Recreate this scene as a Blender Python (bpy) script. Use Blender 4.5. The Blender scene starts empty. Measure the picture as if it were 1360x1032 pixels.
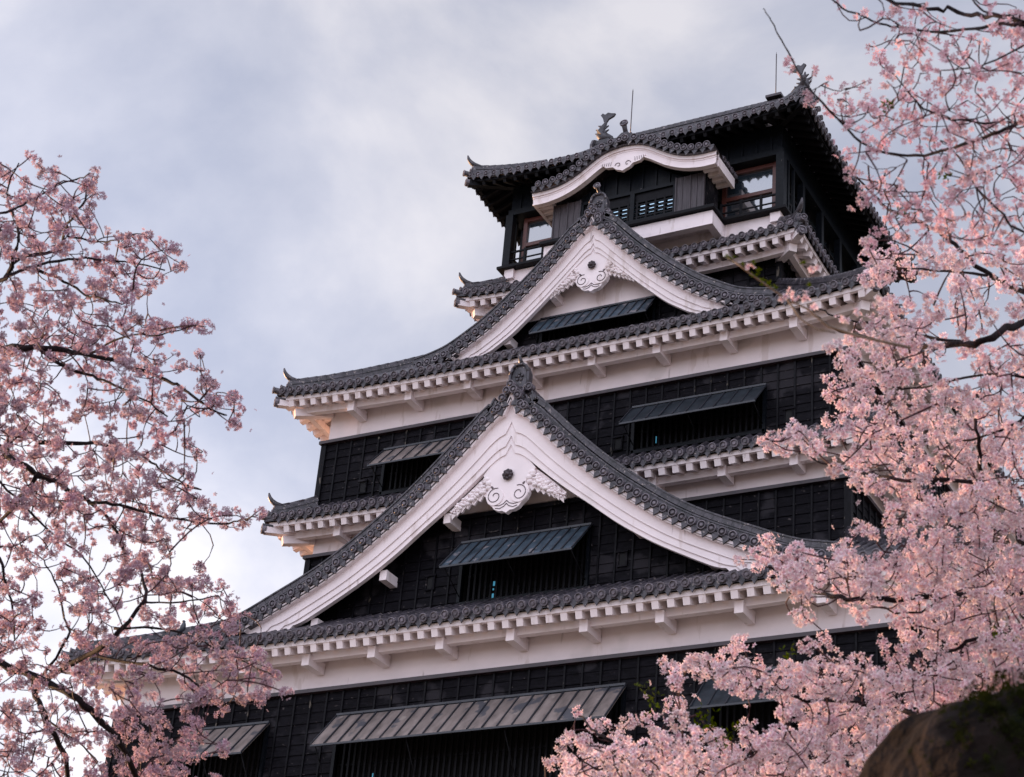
import bpy, math, random
import numpy as np
from mathutils import Vector
random.seed(11); RNG = np.random.default_rng(11)
R = math.radians; PI = math.pi
SC = bpy.context.scene
COL = SC.collection

# ---------------------------------------------------------------- camera
CAM = np.array([27.98, -51.917, -32.024]); FPX = 2588.0; IW, IH = 1360, 1032
def _basis(yaw, pit, rol):
    fw = np.array([math.sin(yaw)*math.cos(pit), math.cos(yaw)*math.cos(pit), math.sin(pit)])
    r = np.cross(fw, [0, 0, 1]); r /= np.linalg.norm(r); u = np.cross(r, fw)
    return r*math.cos(rol)+u*math.sin(rol), -r*math.sin(rol)+u*math.cos(rol), fw
CR, CU, CF = _basis(R(-30.277), R(28.727), R(5.145))
cd = bpy.data.cameras.new("camera"); cam = bpy.data.objects.new("camera", cd); COL.objects.link(cam)
from mathutils import Matrix
cam.matrix_world = Matrix(((CR[0], CU[0], -CF[0], CAM[0]), (CR[1], CU[1], -CF[1], CAM[1]),
                           (CR[2], CU[2], -CF[2], CAM[2]), (0, 0, 0, 1)))
cd.sensor_width = 36; cd.lens = FPX/IW*36; cd.clip_start = .1; cd.clip_end = 4000
cd.dof.use_dof = True; cd.dof.focus_distance = 55; cd.dof.aperture_fstop = 8.5
SC.camera = cam
GROUND = -33.6

def ray(px, py):
    d = CF + CR*(px-IW/2)/FPX - CU*(py-IH/2)/FPX
    return d/np.linalg.norm(d)
def at(px, py, dist):
    return CAM + ray(px, py)*dist

# ---------------------------------------------------------------- light
SUN_EL, SUN_DIR = R(3.5), np.array([-1.0, 0.25])
w = bpy.data.worlds.new("World"); SC.world = w; w.use_nodes = True
nt = w.node_tree; N = nt.nodes; L = nt.links; N.clear()
def nd(t, **k):
    n = N.new(t)
    for a, b in k.items(): setattr(n, a, b)
    return n
out = nd('ShaderNodeOutputWorld'); bg = nd('ShaderNodeBackground'); bg.inputs[1].default_value = .0605
sky = nd('ShaderNodeTexSky', sky_type='NISHITA', sun_disc=False, sun_elevation=SUN_EL,
         sun_rotation=math.atan2(SUN_DIR[0], SUN_DIR[1]), air_density=1.0, dust_density=1.5)
tc = nd('ShaderNodeTexCoord')
mp = nd('ShaderNodeMapping'); mp.inputs['Scale'].default_value = (1.0, 1.0, 1.35)
L.new(tc.outputs['Generated'], mp.inputs[0])
n1 = nd('ShaderNodeTexNoise'); n1.inputs['Scale'].default_value = 4.6; n1.inputs['Detail'].default_value = 8; n1.inputs['Roughness'].default_value = .55; n1.inputs['Distortion'].default_value = .25
L.new(mp.outputs[0], n1.inputs['Vector'])
cr = nd('ShaderNodeValToRGB'); e = cr.color_ramp.elements
e[0].position = .36; e[0].color = (4.6, 4.95, 6.35, 1)
e[1].position = .66; e[1].color = (8.3, 8.15, 8.8, 1)
m_ = e.new(.5); m_.color = (5.9, 6.1, 7.3, 1)
L.new(n1.outputs['Fac'], cr.inputs[0])
# brighter, thinner cloud low in the west (towards the sun); extra brightness added behind the camera to fill the facade
def dotn(v, p, lo, hi):
    vm = nd('ShaderNodeVectorMath', operation='DOT_PRODUCT'); vm.inputs[1].default_value = Vector(v).normalized()
    L.new(tc.outputs['Generated'], vm.inputs[0])
    mr = nd('ShaderNodeMapRange'); mr.inputs[1].default_value = p[0]; mr.inputs[2].default_value = p[1]
    mr.inputs[3].default_value = lo; mr.inputs[4].default_value = hi
    mr.interpolation_type = 'SMOOTHSTEP'
    L.new(vm.outputs['Value'], mr.inputs[0]); return mr.outputs[0]
a1 = dotn((-.83, .5, .1), (.74, 1.0), 1.0, 1.55)
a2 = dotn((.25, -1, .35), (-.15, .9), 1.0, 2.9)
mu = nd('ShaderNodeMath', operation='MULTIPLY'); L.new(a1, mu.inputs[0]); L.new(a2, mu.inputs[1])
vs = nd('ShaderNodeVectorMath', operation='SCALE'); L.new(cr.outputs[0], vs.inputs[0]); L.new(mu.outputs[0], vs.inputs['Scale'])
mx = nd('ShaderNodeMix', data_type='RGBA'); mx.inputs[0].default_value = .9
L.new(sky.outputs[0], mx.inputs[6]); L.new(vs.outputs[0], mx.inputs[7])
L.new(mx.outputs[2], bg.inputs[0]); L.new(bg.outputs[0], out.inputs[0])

sl = bpy.data.lights.new("sun", 'SUN'); sl.energy = 5.0; sl.angle = R(.5); sl.color = (1.0, .57, .31)
so = bpy.data.objects.new("sun", sl); COL.objects.link(so)
sd = Vector((SUN_DIR[0]*math.cos(SUN_EL), SUN_DIR[1]*math.cos(SUN_EL), math.sin(SUN_EL)))
so.rotation_euler = sd.to_track_quat('Z', 'Y').to_euler(); so.location = (-60, 0, 40)
SC.view_settings.view_transform = 'Standard'; SC.view_settings.look = 'None'
SC.view_settings.exposure = 0.75; SC.view_settings.gamma = 1

# ---------------------------------------------------------------- materials
def mat(name, base, rough=.7, var=.25, scale=3.0, bump=.15, bscale=20, spec=.5, metal=0, stretch=(1, 1, 1), extra=None):
    m = bpy.data.materials.new(name); m.use_nodes = True
    t = m.node_tree; n = t.nodes; b = n['Principled BSDF']
    b.inputs['Roughness'].default_value = rough; b.inputs['Metallic'].default_value = metal
    b.inputs['Specular IOR Level'].default_value = spec
    c = n.new('ShaderNodeTexCoord'); mp = n.new('ShaderNodeMapping'); mp.inputs['Scale'].default_value = stretch
    t.links.new(c.outputs['Object'], mp.inputs[0])
    no = n.new('ShaderNodeTexNoise'); no.inputs['Scale'].default_value = scale; no.inputs['Detail'].default_value = 6
    t.links.new(mp.outputs[0], no.inputs['Vector'])
    r = n.new('ShaderNodeValToRGB'); r.color_ramp.elements[0].position = .3; r.color_ramp.elements[1].position = .7
    r.color_ramp.elements[0].color = tuple(x*(1-var) for x in base)+(1,)
    r.color_ramp.elements[1].color = tuple(min(1, x*(1+var)) for x in base)+(1,)
    t.links.new(no.outputs['Fac'], r.inputs[0]); colout = r.outputs[0]
    if extra:  # flecks: (colour, threshold, scale, stretch)
        for (ec, th, es, est) in extra:
            mp2 = n.new('ShaderNodeMapping'); mp2.inputs['Scale'].default_value = est; t.links.new(c.outputs['Object'], mp2.inputs[0])
            n2 = n.new('ShaderNodeTexNoise'); n2.inputs['Scale'].default_value = es; n2.inputs['Detail'].default_value = 4
            t.links.new(mp2.outputs[0], n2.inputs['Vector'])
            mr = n.new('ShaderNodeMapRange'); mr.inputs[1].default_value = th; mr.inputs[2].default_value = th+.05
            t.links.new(n2.outputs['Fac'], mr.inputs[0])
            mx = n.new('ShaderNodeMix'); mx.data_type = 'RGBA'; mx.inputs[7].default_value = ec+(1,)
            t.links.new(mr.outputs[0], mx.inputs[0]); t.links.new(colout, mx.inputs[6]); colout = mx.outputs[2]
    t.links.new(colout, b.inputs['Base Color'])
    if bump:
        bn = n.new('ShaderNodeTexNoise'); bn.inputs['Scale'].default_value = bscale; bn.inputs['Detail'].default_value = 5
        t.links.new(mp.outputs[0], bn.inputs['Vector'])
        bp = n.new('ShaderNodeBump'); bp.inputs['Strength'].default_value = bump; bp.inputs['Distance'].default_value = .03
        t.links.new(bn.outputs['Fac'], bp.inputs['Height']); t.links.new(bp.outputs[0], b.inputs['Normal'])
    return m
M = {}
M['tile'] = mat('roof tile', (.044, .038, .047), .42, .7, 5.5, .5, 30, extra=[((.26, .22, .21), .62, 9, (1, 1, 1)), ((.018, .016, .022), .60, 2.2, (1, 1, 1))])
M['soffit'] = mat('shaded soffit boards', (.34, .24, .20), .9, .2, 4, .2)  # tan darkened to carry the shade in the gaps between rafters
M['tileend'] = mat('round tile ends', (.115, .098, .115), .45, .7, 6, .4, 40, extra=[((.30, .26, .26), .66, 9, (1, 1, 1))])
M['tiledark'] = mat('dark roof tile', (.035, .032, .04), .5, .5, 4, .4, 30)
M['plaster'] = mat('white plaster', (.84, .745, .755), .85, .05, 1.3, .2, 6, extra=[((.72, .62, .61), .60, 2.6, (1, 1, .22)), ((.60, .52, .52), .69, 5.0, (1, 1, .12)), ((.74, .66, .66), .64, .5, (1, 1, 1))])
M['groove_shade'] = mat('carved groove', (.12, .09, .10), .9, .2)  # dark raised lines, the shade inside the carving put into colour
M['board'] = mat('black boards', (.0062, .0056, .0078), .55, .6, 7, .5, 26, spec=.06, stretch=(.35, .35, 3), extra=[((.024, .022, .026), .56, .7, (1, 1, 1)), ((.07, .06, .06), .66, 5, (1, 1, 1.6)), ((.35, .32, .30), .745, 6, (1, 1, 1))])
M['batten'] = mat('black battens', (.0055, .0052, .0072), .5, .5, 9, .3, 30, spec=.10, extra=[((.10, .085, .07), .66, 6, (1, 1, .4)), ((.4, .33, .24), .76, 5, (1, 1, .25))])
M['cap'] = mat('dark cap rail', (.03, .018, .024), .4, .3)
M['black'] = mat('black timber', (.005, .005, .007), .6, .4, 8, .2, spec=.15)
M['teal'] = mat('dark painted timber', (.0042, .0055, .008), .4, .4, 8, .15, spec=.12, extra=[((.45, .38, .38), .75, 7, (1, 1, .4))])
M['panel'] = mat('weathered panel', (.045, .036, .042), .6, .45, 6, .4, 30, stretch=(3, 3, .3), extra=[((.5, .42, .42), .755, 11, (1, 1, .6))])
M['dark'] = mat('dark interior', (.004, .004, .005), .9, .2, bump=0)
M['awn_brown'] = mat('weathered sheet metal', (.26, .215, .20), .42, .35, 2.2, .12, 12, stretch=(1.6, .6, .6), metal=.35, extra=[((.10, .10, .115), .58, 1.7, (1, 1, .5)), ((.36, .31, .28), .66, 3, (1, 1, .4))])
M['awn_blue'] = mat('blue sheet metal', (.078, .110, .145), .34, .4, 2.4, .12, 12, metal=.5, extra=[((.34, .31, .33), .60, 2.0, (1, 1, 1))])
M['awn_dark'] = mat('dark sheet metal', (.040, .050, .062), .36, .4, 2.4, .12, 12, metal=.45)
M['seam'] = mat('awning seam', (.022, .024, .032), .45, .3)
M['redwood'] = mat('red brown frame', (.085, .026, .020), .4, .3, 10, .1)
M['bark'] = mat('cherry bark', (.013, .008, .010), .85, .5, 14, .6, 60, spec=.12, stretch=(1, 1, .5))
M['twig'] = mat('young twig', (.050, .022, .027), .7, .35, 20, .1, spec=.15)
M['budtwig'] = mat('budding twig', (.15, .10, .07), .6, .35, 20, .1)
M['rock'] = mat('mossy rock', (.0085, .006, .0055), .95, .85, 9, 1.0, 20, spec=.06, extra=[((.022, .016, .014), .60, 5, (1, 1, 1)), ((.006, .005, .005), .60, 3.5, (1, 1, 2)), ((.005, .007, .003), .6, 3.0, (1, 1, 1))])
M['stone'] = mat('stone wall', (.16, .145, .135), .85, .4, 1.2, .8, 5)
M['ground'] = mat('trodden earth', (.36, .275, .205), .95, .3, .25, .3, 3, extra=[((.10, .12, .05), .52, .12, (1, 1, 1))])
M['gold'] = mat('warm lantern brass', (.55, .28, .08), .4, .2)
M['rod'] = mat('lightning rod steel', (.06, .05, .055), .4, .2, metal=.6)
M['feather'] = mat('dark feathers', (.04, .045, .06), .5, .4, 30)
def glassmat():
    m = bpy.data.materials.new('window glass'); m.use_nodes = True; b = m.node_tree.nodes['Principled BSDF']
    b.inputs['Base Color'].default_value = (.02, .03, .04, 1); b.inputs['Roughness'].default_value = .06
    b.inputs['IOR'].default_value = 2.4; b.inputs['Specular IOR Level'].default_value = .9
    return m
M['glass'] = glassmat()
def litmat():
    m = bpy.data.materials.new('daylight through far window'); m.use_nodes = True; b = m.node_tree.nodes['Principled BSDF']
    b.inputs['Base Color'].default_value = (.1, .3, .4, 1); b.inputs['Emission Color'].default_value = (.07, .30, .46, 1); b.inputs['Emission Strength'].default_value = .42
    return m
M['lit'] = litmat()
def petalmat(name, tip, base, trans=.45):
    m = bpy.data.materials.new(name); m.use_nodes = True; t = m.node_tree; n = t.nodes; n.clear()
    o = n.new('ShaderNodeOutputMaterial'); d = n.new('ShaderNodeBsdfDiffuse'); tr = n.new('ShaderNodeBsdfTranslucent'); mx = n.new('ShaderNodeMixShader')
    at_ = n.new('ShaderNodeAttribute'); at_.attribute_name = 'petal'
    c = n.new('ShaderNodeMix'); c.data_type = 'RGBA'; c.inputs[6].default_value = base+(1,); c.inputs[7].default_value = tip+(1,)
    t.links.new(at_.outputs['Fac'], c.inputs[0])
    no = n.new('ShaderNodeTexNoise'); no.inputs['Scale'].default_value = 3.5; tcx = n.new('ShaderNodeTexCoord'); t.links.new(tcx.outputs['Object'], no.inputs['Vector'])
    hs = n.new('ShaderNodeHueSaturation'); mr = n.new('ShaderNodeMapRange'); mr.inputs[1].default_value = .3; mr.inputs[2].default_value = .7; mr.inputs[3].default_value = .8; mr.inputs[4].default_value = 1.25
    t.links.new(no.outputs['Fac'], mr.inputs[0]); t.links.new(mr.outputs[0], hs.inputs['Saturation']); t.links.new(c.outputs[2], hs.inputs['Color'])
    no2 = n.new('ShaderNodeTexNoise'); no2.inputs['Scale'].default_value = 7; t.links.new(tcx.outputs['Object'], no2.inputs['Vector'])
    mr2 = n.new('ShaderNodeMapRange'); mr2.inputs[1].default_value = .35; mr2.inputs[2].default_value = .65; mr2.inputs[3].default_value = .72; mr2.inputs[4].default_value = 1.06
    t.links.new(no2.outputs['Fac'], mr2.inputs[0]); t.links.new(mr2.outputs[0], hs.inputs['Value'])
    t.links.new(hs.outputs[0], d.inputs[0]); t.links.new(hs.outputs[0], tr.inputs[0]); mx.inputs[0].default_value = trans
    t.links.new(d.outputs[0], mx.inputs[1]); t.links.new(tr.outputs[0], mx.inputs[2]); t.links.new(mx.outputs[0], o.inputs[0])
    return m
M['petalL'] = petalmat('backlit shaded petals left', (.62, .485, .565), (.27, .12, .17), .45)  # pale pink blossom with its backlit shade put into darker petal colour
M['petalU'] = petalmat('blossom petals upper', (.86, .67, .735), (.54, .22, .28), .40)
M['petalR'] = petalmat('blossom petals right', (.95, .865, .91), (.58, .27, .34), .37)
M['leaf'] = petalmat('young leaves', (.10, .13, .015), (.03, .05, .01), .35)
M['leafdark'] = petalmat('dark leaves', (.020, .024, .006), (.008, .011, .004), .2)

# ---------------------------------------------------------------- mesh helpers
class MB:
    def __init__(s): s.v = []; s.f = []; s.sm = []; s.mi = []; s.cur = 0
    def add(s, vs, fs, smooth=False):
        o = len(s.v); s.v.extend([tuple(map(float, p)) for p in vs]); s.f.extend([tuple(i+o for i in f) for f in fs]); s.sm.extend([smooth]*len(fs)); s.mi.extend([s.cur]*len(fs))
    def box(s, x0, x1, y0, y1, z0, z1):
        vs = [(x, y, z) for x in (x0, x1) for y in (y0, y1) for z in (z0, z1)]
        s.add(vs, [(0, 1, 3, 2), (4, 6, 7, 5), (0, 4, 5, 1), (2, 3, 7, 6), (0, 2, 6, 4), (1, 5, 7, 3)])
    def obox(s, p, ax, ay, az):   # p = centre; ax, ay, az = half-extent vectors
        p, ax, ay, az = map(np.asarray, (p, ax, ay, az))
        vs = [p+i*ax+j*ay+k*az for i in (-1, 1) for j in (-1, 1) for k in (-1, 1)]
        s.add(vs, [(0, 1, 3, 2), (4, 6, 7, 5), (0, 4, 5, 1), (2, 3, 7, 6), (0, 2, 6, 4), (1, 5, 7, 3)])
    def bar(s, a, b, wd, ht, up=(0, 0, 1)):   # box beam from a to b
        a = np.asarray(a, float); b = np.asarray(b, float); d = b-a; Ld = np.linalg.norm(d); d /= Ld
        sd_ = np.cross(d, up); sd_ /= np.linalg.norm(sd_); u = np.cross(sd_, d)
        s.obox((a+b)/2, d*Ld/2, sd_*wd/2, u*ht/2)
    def tube(s, pts, rad, n=6, up=(0, 0, 1), cap=True, smooth=True, half=False):
        pts = [np.asarray(p, float) for p in pts]; k = len(pts)
        if not hasattr(rad, '__len__'): rad = [rad]*k
        vs = []; a0, a1 = (0, 2*PI) if not half else (-.05*PI, 1.05*PI)
        m = n if not half else n+1
        for i, p in enumerate(pts):
            d = pts[min(i+1, k-1)]-pts[max(i-1, 0)]; d = d/(np.linalg.norm(d)+1e-9)
            sd_ = np.cross(d, up)
            if np.linalg.norm(sd_) < 1e-3: sd_ = np.cross(d, (1, 0, 0))
            sd_ /= np.linalg.norm(sd_); u = np.cross(sd_, d)
            for j in range(m):
                t = a0+(a1-a0)*j/n; vs.append(p+rad[i]*(math.cos(t)*sd_+math.sin(t)*u))
        fs = []
        for i in range(k-1):
            for j in range(n if not half else n):
                j2 = (j+1) % m if not half else j+1
                fs.append((i*m+j, i*m+j2, (i+1)*m+j2, (i+1)*m+j))
        if cap: fs += [tuple(range(m))[::-1], tuple((k-1)*m+j for j in range(m))]
        s.add(vs, fs, smooth)
    def disc(s, c, nrm, r, th=.05, n=12, up=(0, 0, 1)):   # round tile end: rim, sunk ring, boss
        c = np.asarray(c, float); nrm = np.asarray(nrm, float); nrm = nrm/np.linalg.norm(nrm)
        sd_ = np.cross(nrm, up); sd_ /= np.linalg.norm(sd_)+1e-9; u = np.cross(sd_, nrm)
        prof = [(r, -th), (r, 0), (r*.82, .004), (r*.74, -.035), (r*.44, -.035), (r*.36, .008), (r*.12, .008)]
        k0 = s.cur; s.cur = 1
        vs = [c+nrm*h+q*(math.cos(2*PI*j/n)*sd_+math.sin(2*PI*j/n)*u) for q, h in prof for j in range(n)]
        fs = [(i*n+j, i*n+(j+1) % n, (i+1)*n+(j+1) % n, (i+1)*n+j) for i in range(len(prof)-1) for j in range(n)]
        fs.append(tuple((len(prof)-1)*n+j for j in range(n)))
        s.add(vs, fs); s.cur = k0
    def poly(s, pts, y0, y1):   # polygon in x-z extruded between y0 (front) and y1
        n = len(pts); vs = [(x, y0, z) for x, z in pts]+[(x, y1, z) for x, z in pts]
        s.add(vs, [tuple(range(n)), tuple(range(n, 2*n))[::-1]]+[(i, i+n, (i+1) % n+n, (i+1) % n) for i in range(n)])
    def grid(s, P, smooth=True):
        r, c = len(P), len(P[0]); s.add([p for row in P for p in row], [(i*c+j, i*c+j+1, (i+1)*c+j+1, (i+1)*c+j) for i in range(r-1) for j in range(c-1)], smooth)
    def sphere(s, c, rx, ry, rz, n=10, m=7):
        vs = []; fs = []
        for i in range(m+1):
            a = PI*i/m
            for j in range(n):
                b = 2*PI*j/n; vs.append((c[0]+rx*math.sin(a)*math.cos(b), c[1]+ry*math.sin(a)*math.sin(b), c[2]+rz*math.cos(a)))
        for i in range(m):
            for j in range(n): fs.append((i*n+j, (i+1)*n+j, (i+1)*n+(j+1) % n, i*n+(j+1) % n))
        s.add(vs, fs, True)
    def build(s, name, m, parent=None):
        me = bpy.data.meshes.new(name); me.from_pydata(s.v, [], s.f)
        me.polygons.foreach_set('use_smooth', s.sm)
        ml = list(m) if isinstance(m, (list, tuple)) else [m]
        if len(ml) == 1 and max(s.mi, default=0) == 1: ml.append(M['tileend'] if m in (M['tile'], M['tiledark']) else m)
        for q in ml: me.materials.append(q)
        me.polygons.foreach_set('material_index', s.mi); me.update()
        o = bpy.data.objects.new(name, me); COL.objects.link(o)
        if parent: o.parent = parent
        return o
def empty(name, label, cat, loc=(0, 0, 0), group=None):
    o = bpy.data.objects.new(name, None); COL.objects.link(o); o.location = (0, 0, 0); o['label'] = label; o['category'] = cat
    o.empty_display_size = .1
    if group: o['group'] = group
    return o
def interp(cv, x):
    for (a, za), (b, zb) in zip(cv, cv[1:]):
        if x <= b: return za+(zb-za)*(x-a)/(b-a)
    return cv[-1][1]
def smoothcurve(cv, n):
    xs = [c[0] for c in cv]; P = []
    for i in range(n+1):
        x = xs[0]+(xs[-1]-xs[0])*i/n
        k = 1e-6+.03*(xs[-1]-xs[0]); zz = 0; ws = 0
        for j in range(-3, 4):
            xx = min(max(x+j*k, xs[0]), xs[-1]); wt = math.exp(-j*j/4.)
            if xx == x+j*k or j == 0: zz += wt*interp(cv, xx); ws += wt
        if i in (0, n): zz, ws = interp(cv, x), 1
        P.append((x, zz/ws))
    return P

# ---------------------------------------------------------------- setting
g = MB(); g.add([(-1500, -1500, GROUND), (1500, -1500, GROUND), (1500, 1500, GROUND), (-1500, 1500, GROUND)], [(0, 1, 2, 3)])
go = g.build('ground', M['ground']); go['kind'] = 'structure'

# ---------------------------------------------------------------- castle keep
keep = empty('castle_keep', 'tall black and white Japanese castle keep with stacked tiled roofs and curved gables', 'castle')
YC = 9.9
PITCH, RAFT = .373, .484

class Side:   # one side of a skirt roof; o = eave mid point on plan, u along, n inward
    def __init__(s, o, u, n, Uo, Ui, D, ze, rise, lift, c=.1):
        s.o = np.array([o[0], o[1], 0.]); s.u = np.array([u[0], u[1], 0.]); s.n = np.array([n[0], n[1], 0.])
        s.Uo, s.Ui, s.D, s.ze, s.rise, s.lift, s.c = Uo, Ui, D, ze, rise, lift, c
    def z(s, x, v): return s.ze+s.lift*(min(abs(x)/s.Uo, 1.05))**4*max(0, 1-v)**1.5+s.rise*((1-s.c)*v+s.c*v*v)
    def P(s, x, v, dz=0): 
        p = s.o+s.u*x+s.n*(s.D*v); p[2] = s.z(x, v)+dz; return p
    def vmax(s, x): return 1. if abs(x) <= s.Ui else max(0, (s.Uo-abs(x))/(s.Uo-s.Ui))
def sides(xo, yf, yb, xi, yfi, ybi, ze, rise, lift, c=.1):
    cy = (yf+yb)/2; hy = (yb-yf)/2; hyi = (ybi-yfi)/2
    return {'front': Side((0, yf), (1, 0), (0, 1), xo, xi, yfi-yf, ze, rise, lift, c),
            'right': Side((xo, cy), (0, 1), (-1, 0), hy, hyi, xo-xi, ze, rise, lift, c),
            'back': Side((0, yb), (-1, 0), (0, -1), xo, xi, yb-ybi, ze, rise, lift, c),
            'left': Side((-xo, cy), (0, -1), (1, 0), hy, hyi, xo-xi, ze, rise, lift, c)}
def lip(mb, p, u, nout, s=1.0):   # pointed front of a pan tile hanging between two round ends
    p = np.asarray(p); z = np.array([0, 0, 1.])
    a = [(-.10, .08), (-.095, -.02), (-.05, -.075), (0, -.16), (.05, -.075), (.095, -.02), (.10, .08)]
    vs = [p+u*x*s+z*h*s for x, h in a]+[p+u*x*s+z*h*s-nout*.05 for x, h in a]
    n = len(a); mb.add(vs, [tuple(range(n)), tuple(range(n, 2*n))[::-1]]+[(i, i+n, i+1+n, i+1) for i in range(n-1)])
def tilefield(mb, S, simple=False):
    nv = 3 if simple else max(4, int(S.D/.45))
    k = int(S.Uo/PITCH)
    # pan surface
    P = []
    nx = max(8, int(S.Uo*2/.8))
    for i in range(nv+1):
        v = i/nv; half = S.Uo-v*(S.Uo-S.Ui)
        P.append([S.P(-half+2*half*j/nx, v, -.03) for j in range(nx+1)])
    mb.grid(P, False)
    P2 = [[p-np.array([0, 0, .10]) for p in P[0]], P[0]]; mb.grid(P2, False)
    for i in range(-k, k+1):
        x = i*PITCH
        if abs(x) > S.Uo-.12: continue
        vm = S.vmax(x)
        if vm < .03: continue
        n = max(2, int(nv*vm)+1)
        pts = [S.P(x+random.uniform(-.008, .008), vm*j/n, .01+random.uniform(-.006, .006)) for j in range(n+1)]
        pts[0] = pts[0]-S.n*.03
        mb.tube(pts, .10, 6, half=True, cap=False)
        if not simple:
            nn = -S.n+np.array([0, 0, -.25+random.uniform(-.05, .05)])
            c = pts[0]+np.array([0, 0, .02]); mb.disc(c+nn*.07+np.array([0, 0, .01]), nn, .134*random.uniform(.95, 1.05), .07)
            if abs(x+PITCH/2) < S.Uo-.15:
                q = S.P(x+PITCH/2, 0, -.085+random.uniform(-.008, .008))-S.n*.02; lip(mb, q, S.u, -S.n, 1.15)
def eave(mb, S, over, ends=.0, fasc=.17, rh=.26, rw=.215, slope=.36, beam=True, mbb=None, simple=False):
    # fascia board following the upward sweep of the eave
    def E(x, off, dz): 
        p = S.o+S.u*x+S.n*off; p[2] = S.z(x, 0)+dz; return p
    nx = max(10, int(S.Uo*2/.5)); off = .13
    def strip(o0, o1, z0, z1, lim):
        P = []
        for j in range(nx+1):
            x = -lim+2*lim*j/nx
            P.append([E(x, o0, z1), E(x, o0, z0), E(x, o1, z0), E(x, o1, z1), E(x, o0, z1)])
        mb.grid(P, False)
    zf = -.115
    strip(off, off+.14, zf-fasc, zf, S.Uo-off)
    # soffit boards above the rafters
    P = []
    for j in range(nx+1):
        x = -S.Uo+.2+2*(S.Uo-.2)*j/nx
        lim = lambda o: max(-(S.Uo-o), min(S.Uo-o, x))
        P.append([E(lim(.2), .2, zf-fasc+.06), E(lim(over), over, zf-fasc+.06+slope*over)])
    mb.cur = 1; mb.grid(P, False); mb.cur = 0
    # rafters
    k = int(S.Uo/RAFT)
    for i in range(-k, k+1):
        x = (i+.5)*RAFT
        if abs(x) > S.Uo-.42: continue
        inner = over if abs(x) < S.Uo-over else max(.35, S.Uo-abs(x)-.05)
        zc = zf-fasc-rh/2+.028
        a = E(x, .19, zc); b = E(x, inner, zc+slope*(inner-.19))
        mb.bar(a, b, rw, rh)
    if beam:
        lim = S.Uo-.85
        zb1 = zf-fasc-rh+.04+slope*.55
        strip(.72, .94, zb1-.26, zb1, lim)
def hip(mb, pts, w=.30, h=.30, horn=True, plate=.5, hornmb=None):
    # stacked ridge along pts (from high inside to low outside)
    pts = [np.asarray(p, float) for p in pts]
    for lvl, (ww, zz, hh) in enumerate([(w*1.15, .05, .12), (w*.95, .16, .10), (w*1.1, .24, .06), (w*.85, .31, .10)]):
        for a, b in zip(pts, pts[1:]):
            mb.bar(a+np.array([0, 0, zz]), b+np.array([0, 0, zz])+(b-a)*.01, ww, hh)
    top = [p+np.array([0, 0, .38]) for p in pts]
    for a, b in zip(top, top[1:]):
        Ld = np.linalg.norm(b-a); n = max(1, int(Ld/.32))
        for i in range(n):
            p, q = a+(b-a)*i/n, a+(b-a)*(i+1)/n; mb.tube([p, q], [.115, .10], 8, cap=True)
    d = pts[-1]-pts[-2]; d[2] = 0; d /= np.linalg.norm(d); e = pts[-1]
    sd_ = np.array([-d[1], d[0], 0]); z = np.array([0, 0, 1.])
    # ogre-plate
    s = plate; sh = [(-.42, -.1), (-.46, .25), (-.34, .62), (-.18, .86), (0, .95), (.18, .86), (.34, .62), (.46, .25), (.42, -.1)]
    for sc_, d0, d1 in ((1, -.05, .06), (.72, .06, .09)):
        vs = [e+sd_*x*s*sc_+z*(hh*s*sc_+(1-sc_)*s*.25)+d*d1 for x, hh in sh]+[e+sd_*x*s*sc_+z*(hh*s*sc_+(1-sc_)*s*.25)+d*d0 for x, hh in sh]
        n = len(sh); mb.add(vs, [tuple(range(n)), tuple(range(n, 2*n))[::-1]]+[(i, i+n, (i+1) % n+n, (i+1) % n) for i in range(n)])
    mb.disc(e+z*s*.38+d*.12, d, .10*s*2, .05)
    if horn:
        hp = [e-d*.35+z*.44, e+d*.0+z*.52, e+d*.16+z*.62, e+d*.25+z*.74, e+d*.30+z*.90]
        mb.tube(hp, [.12, .11, .095, .07, .03], 8)
def cornerset(mbt, mbw, S1, S2corner, d, ze, over, white=True):
    pass

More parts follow.
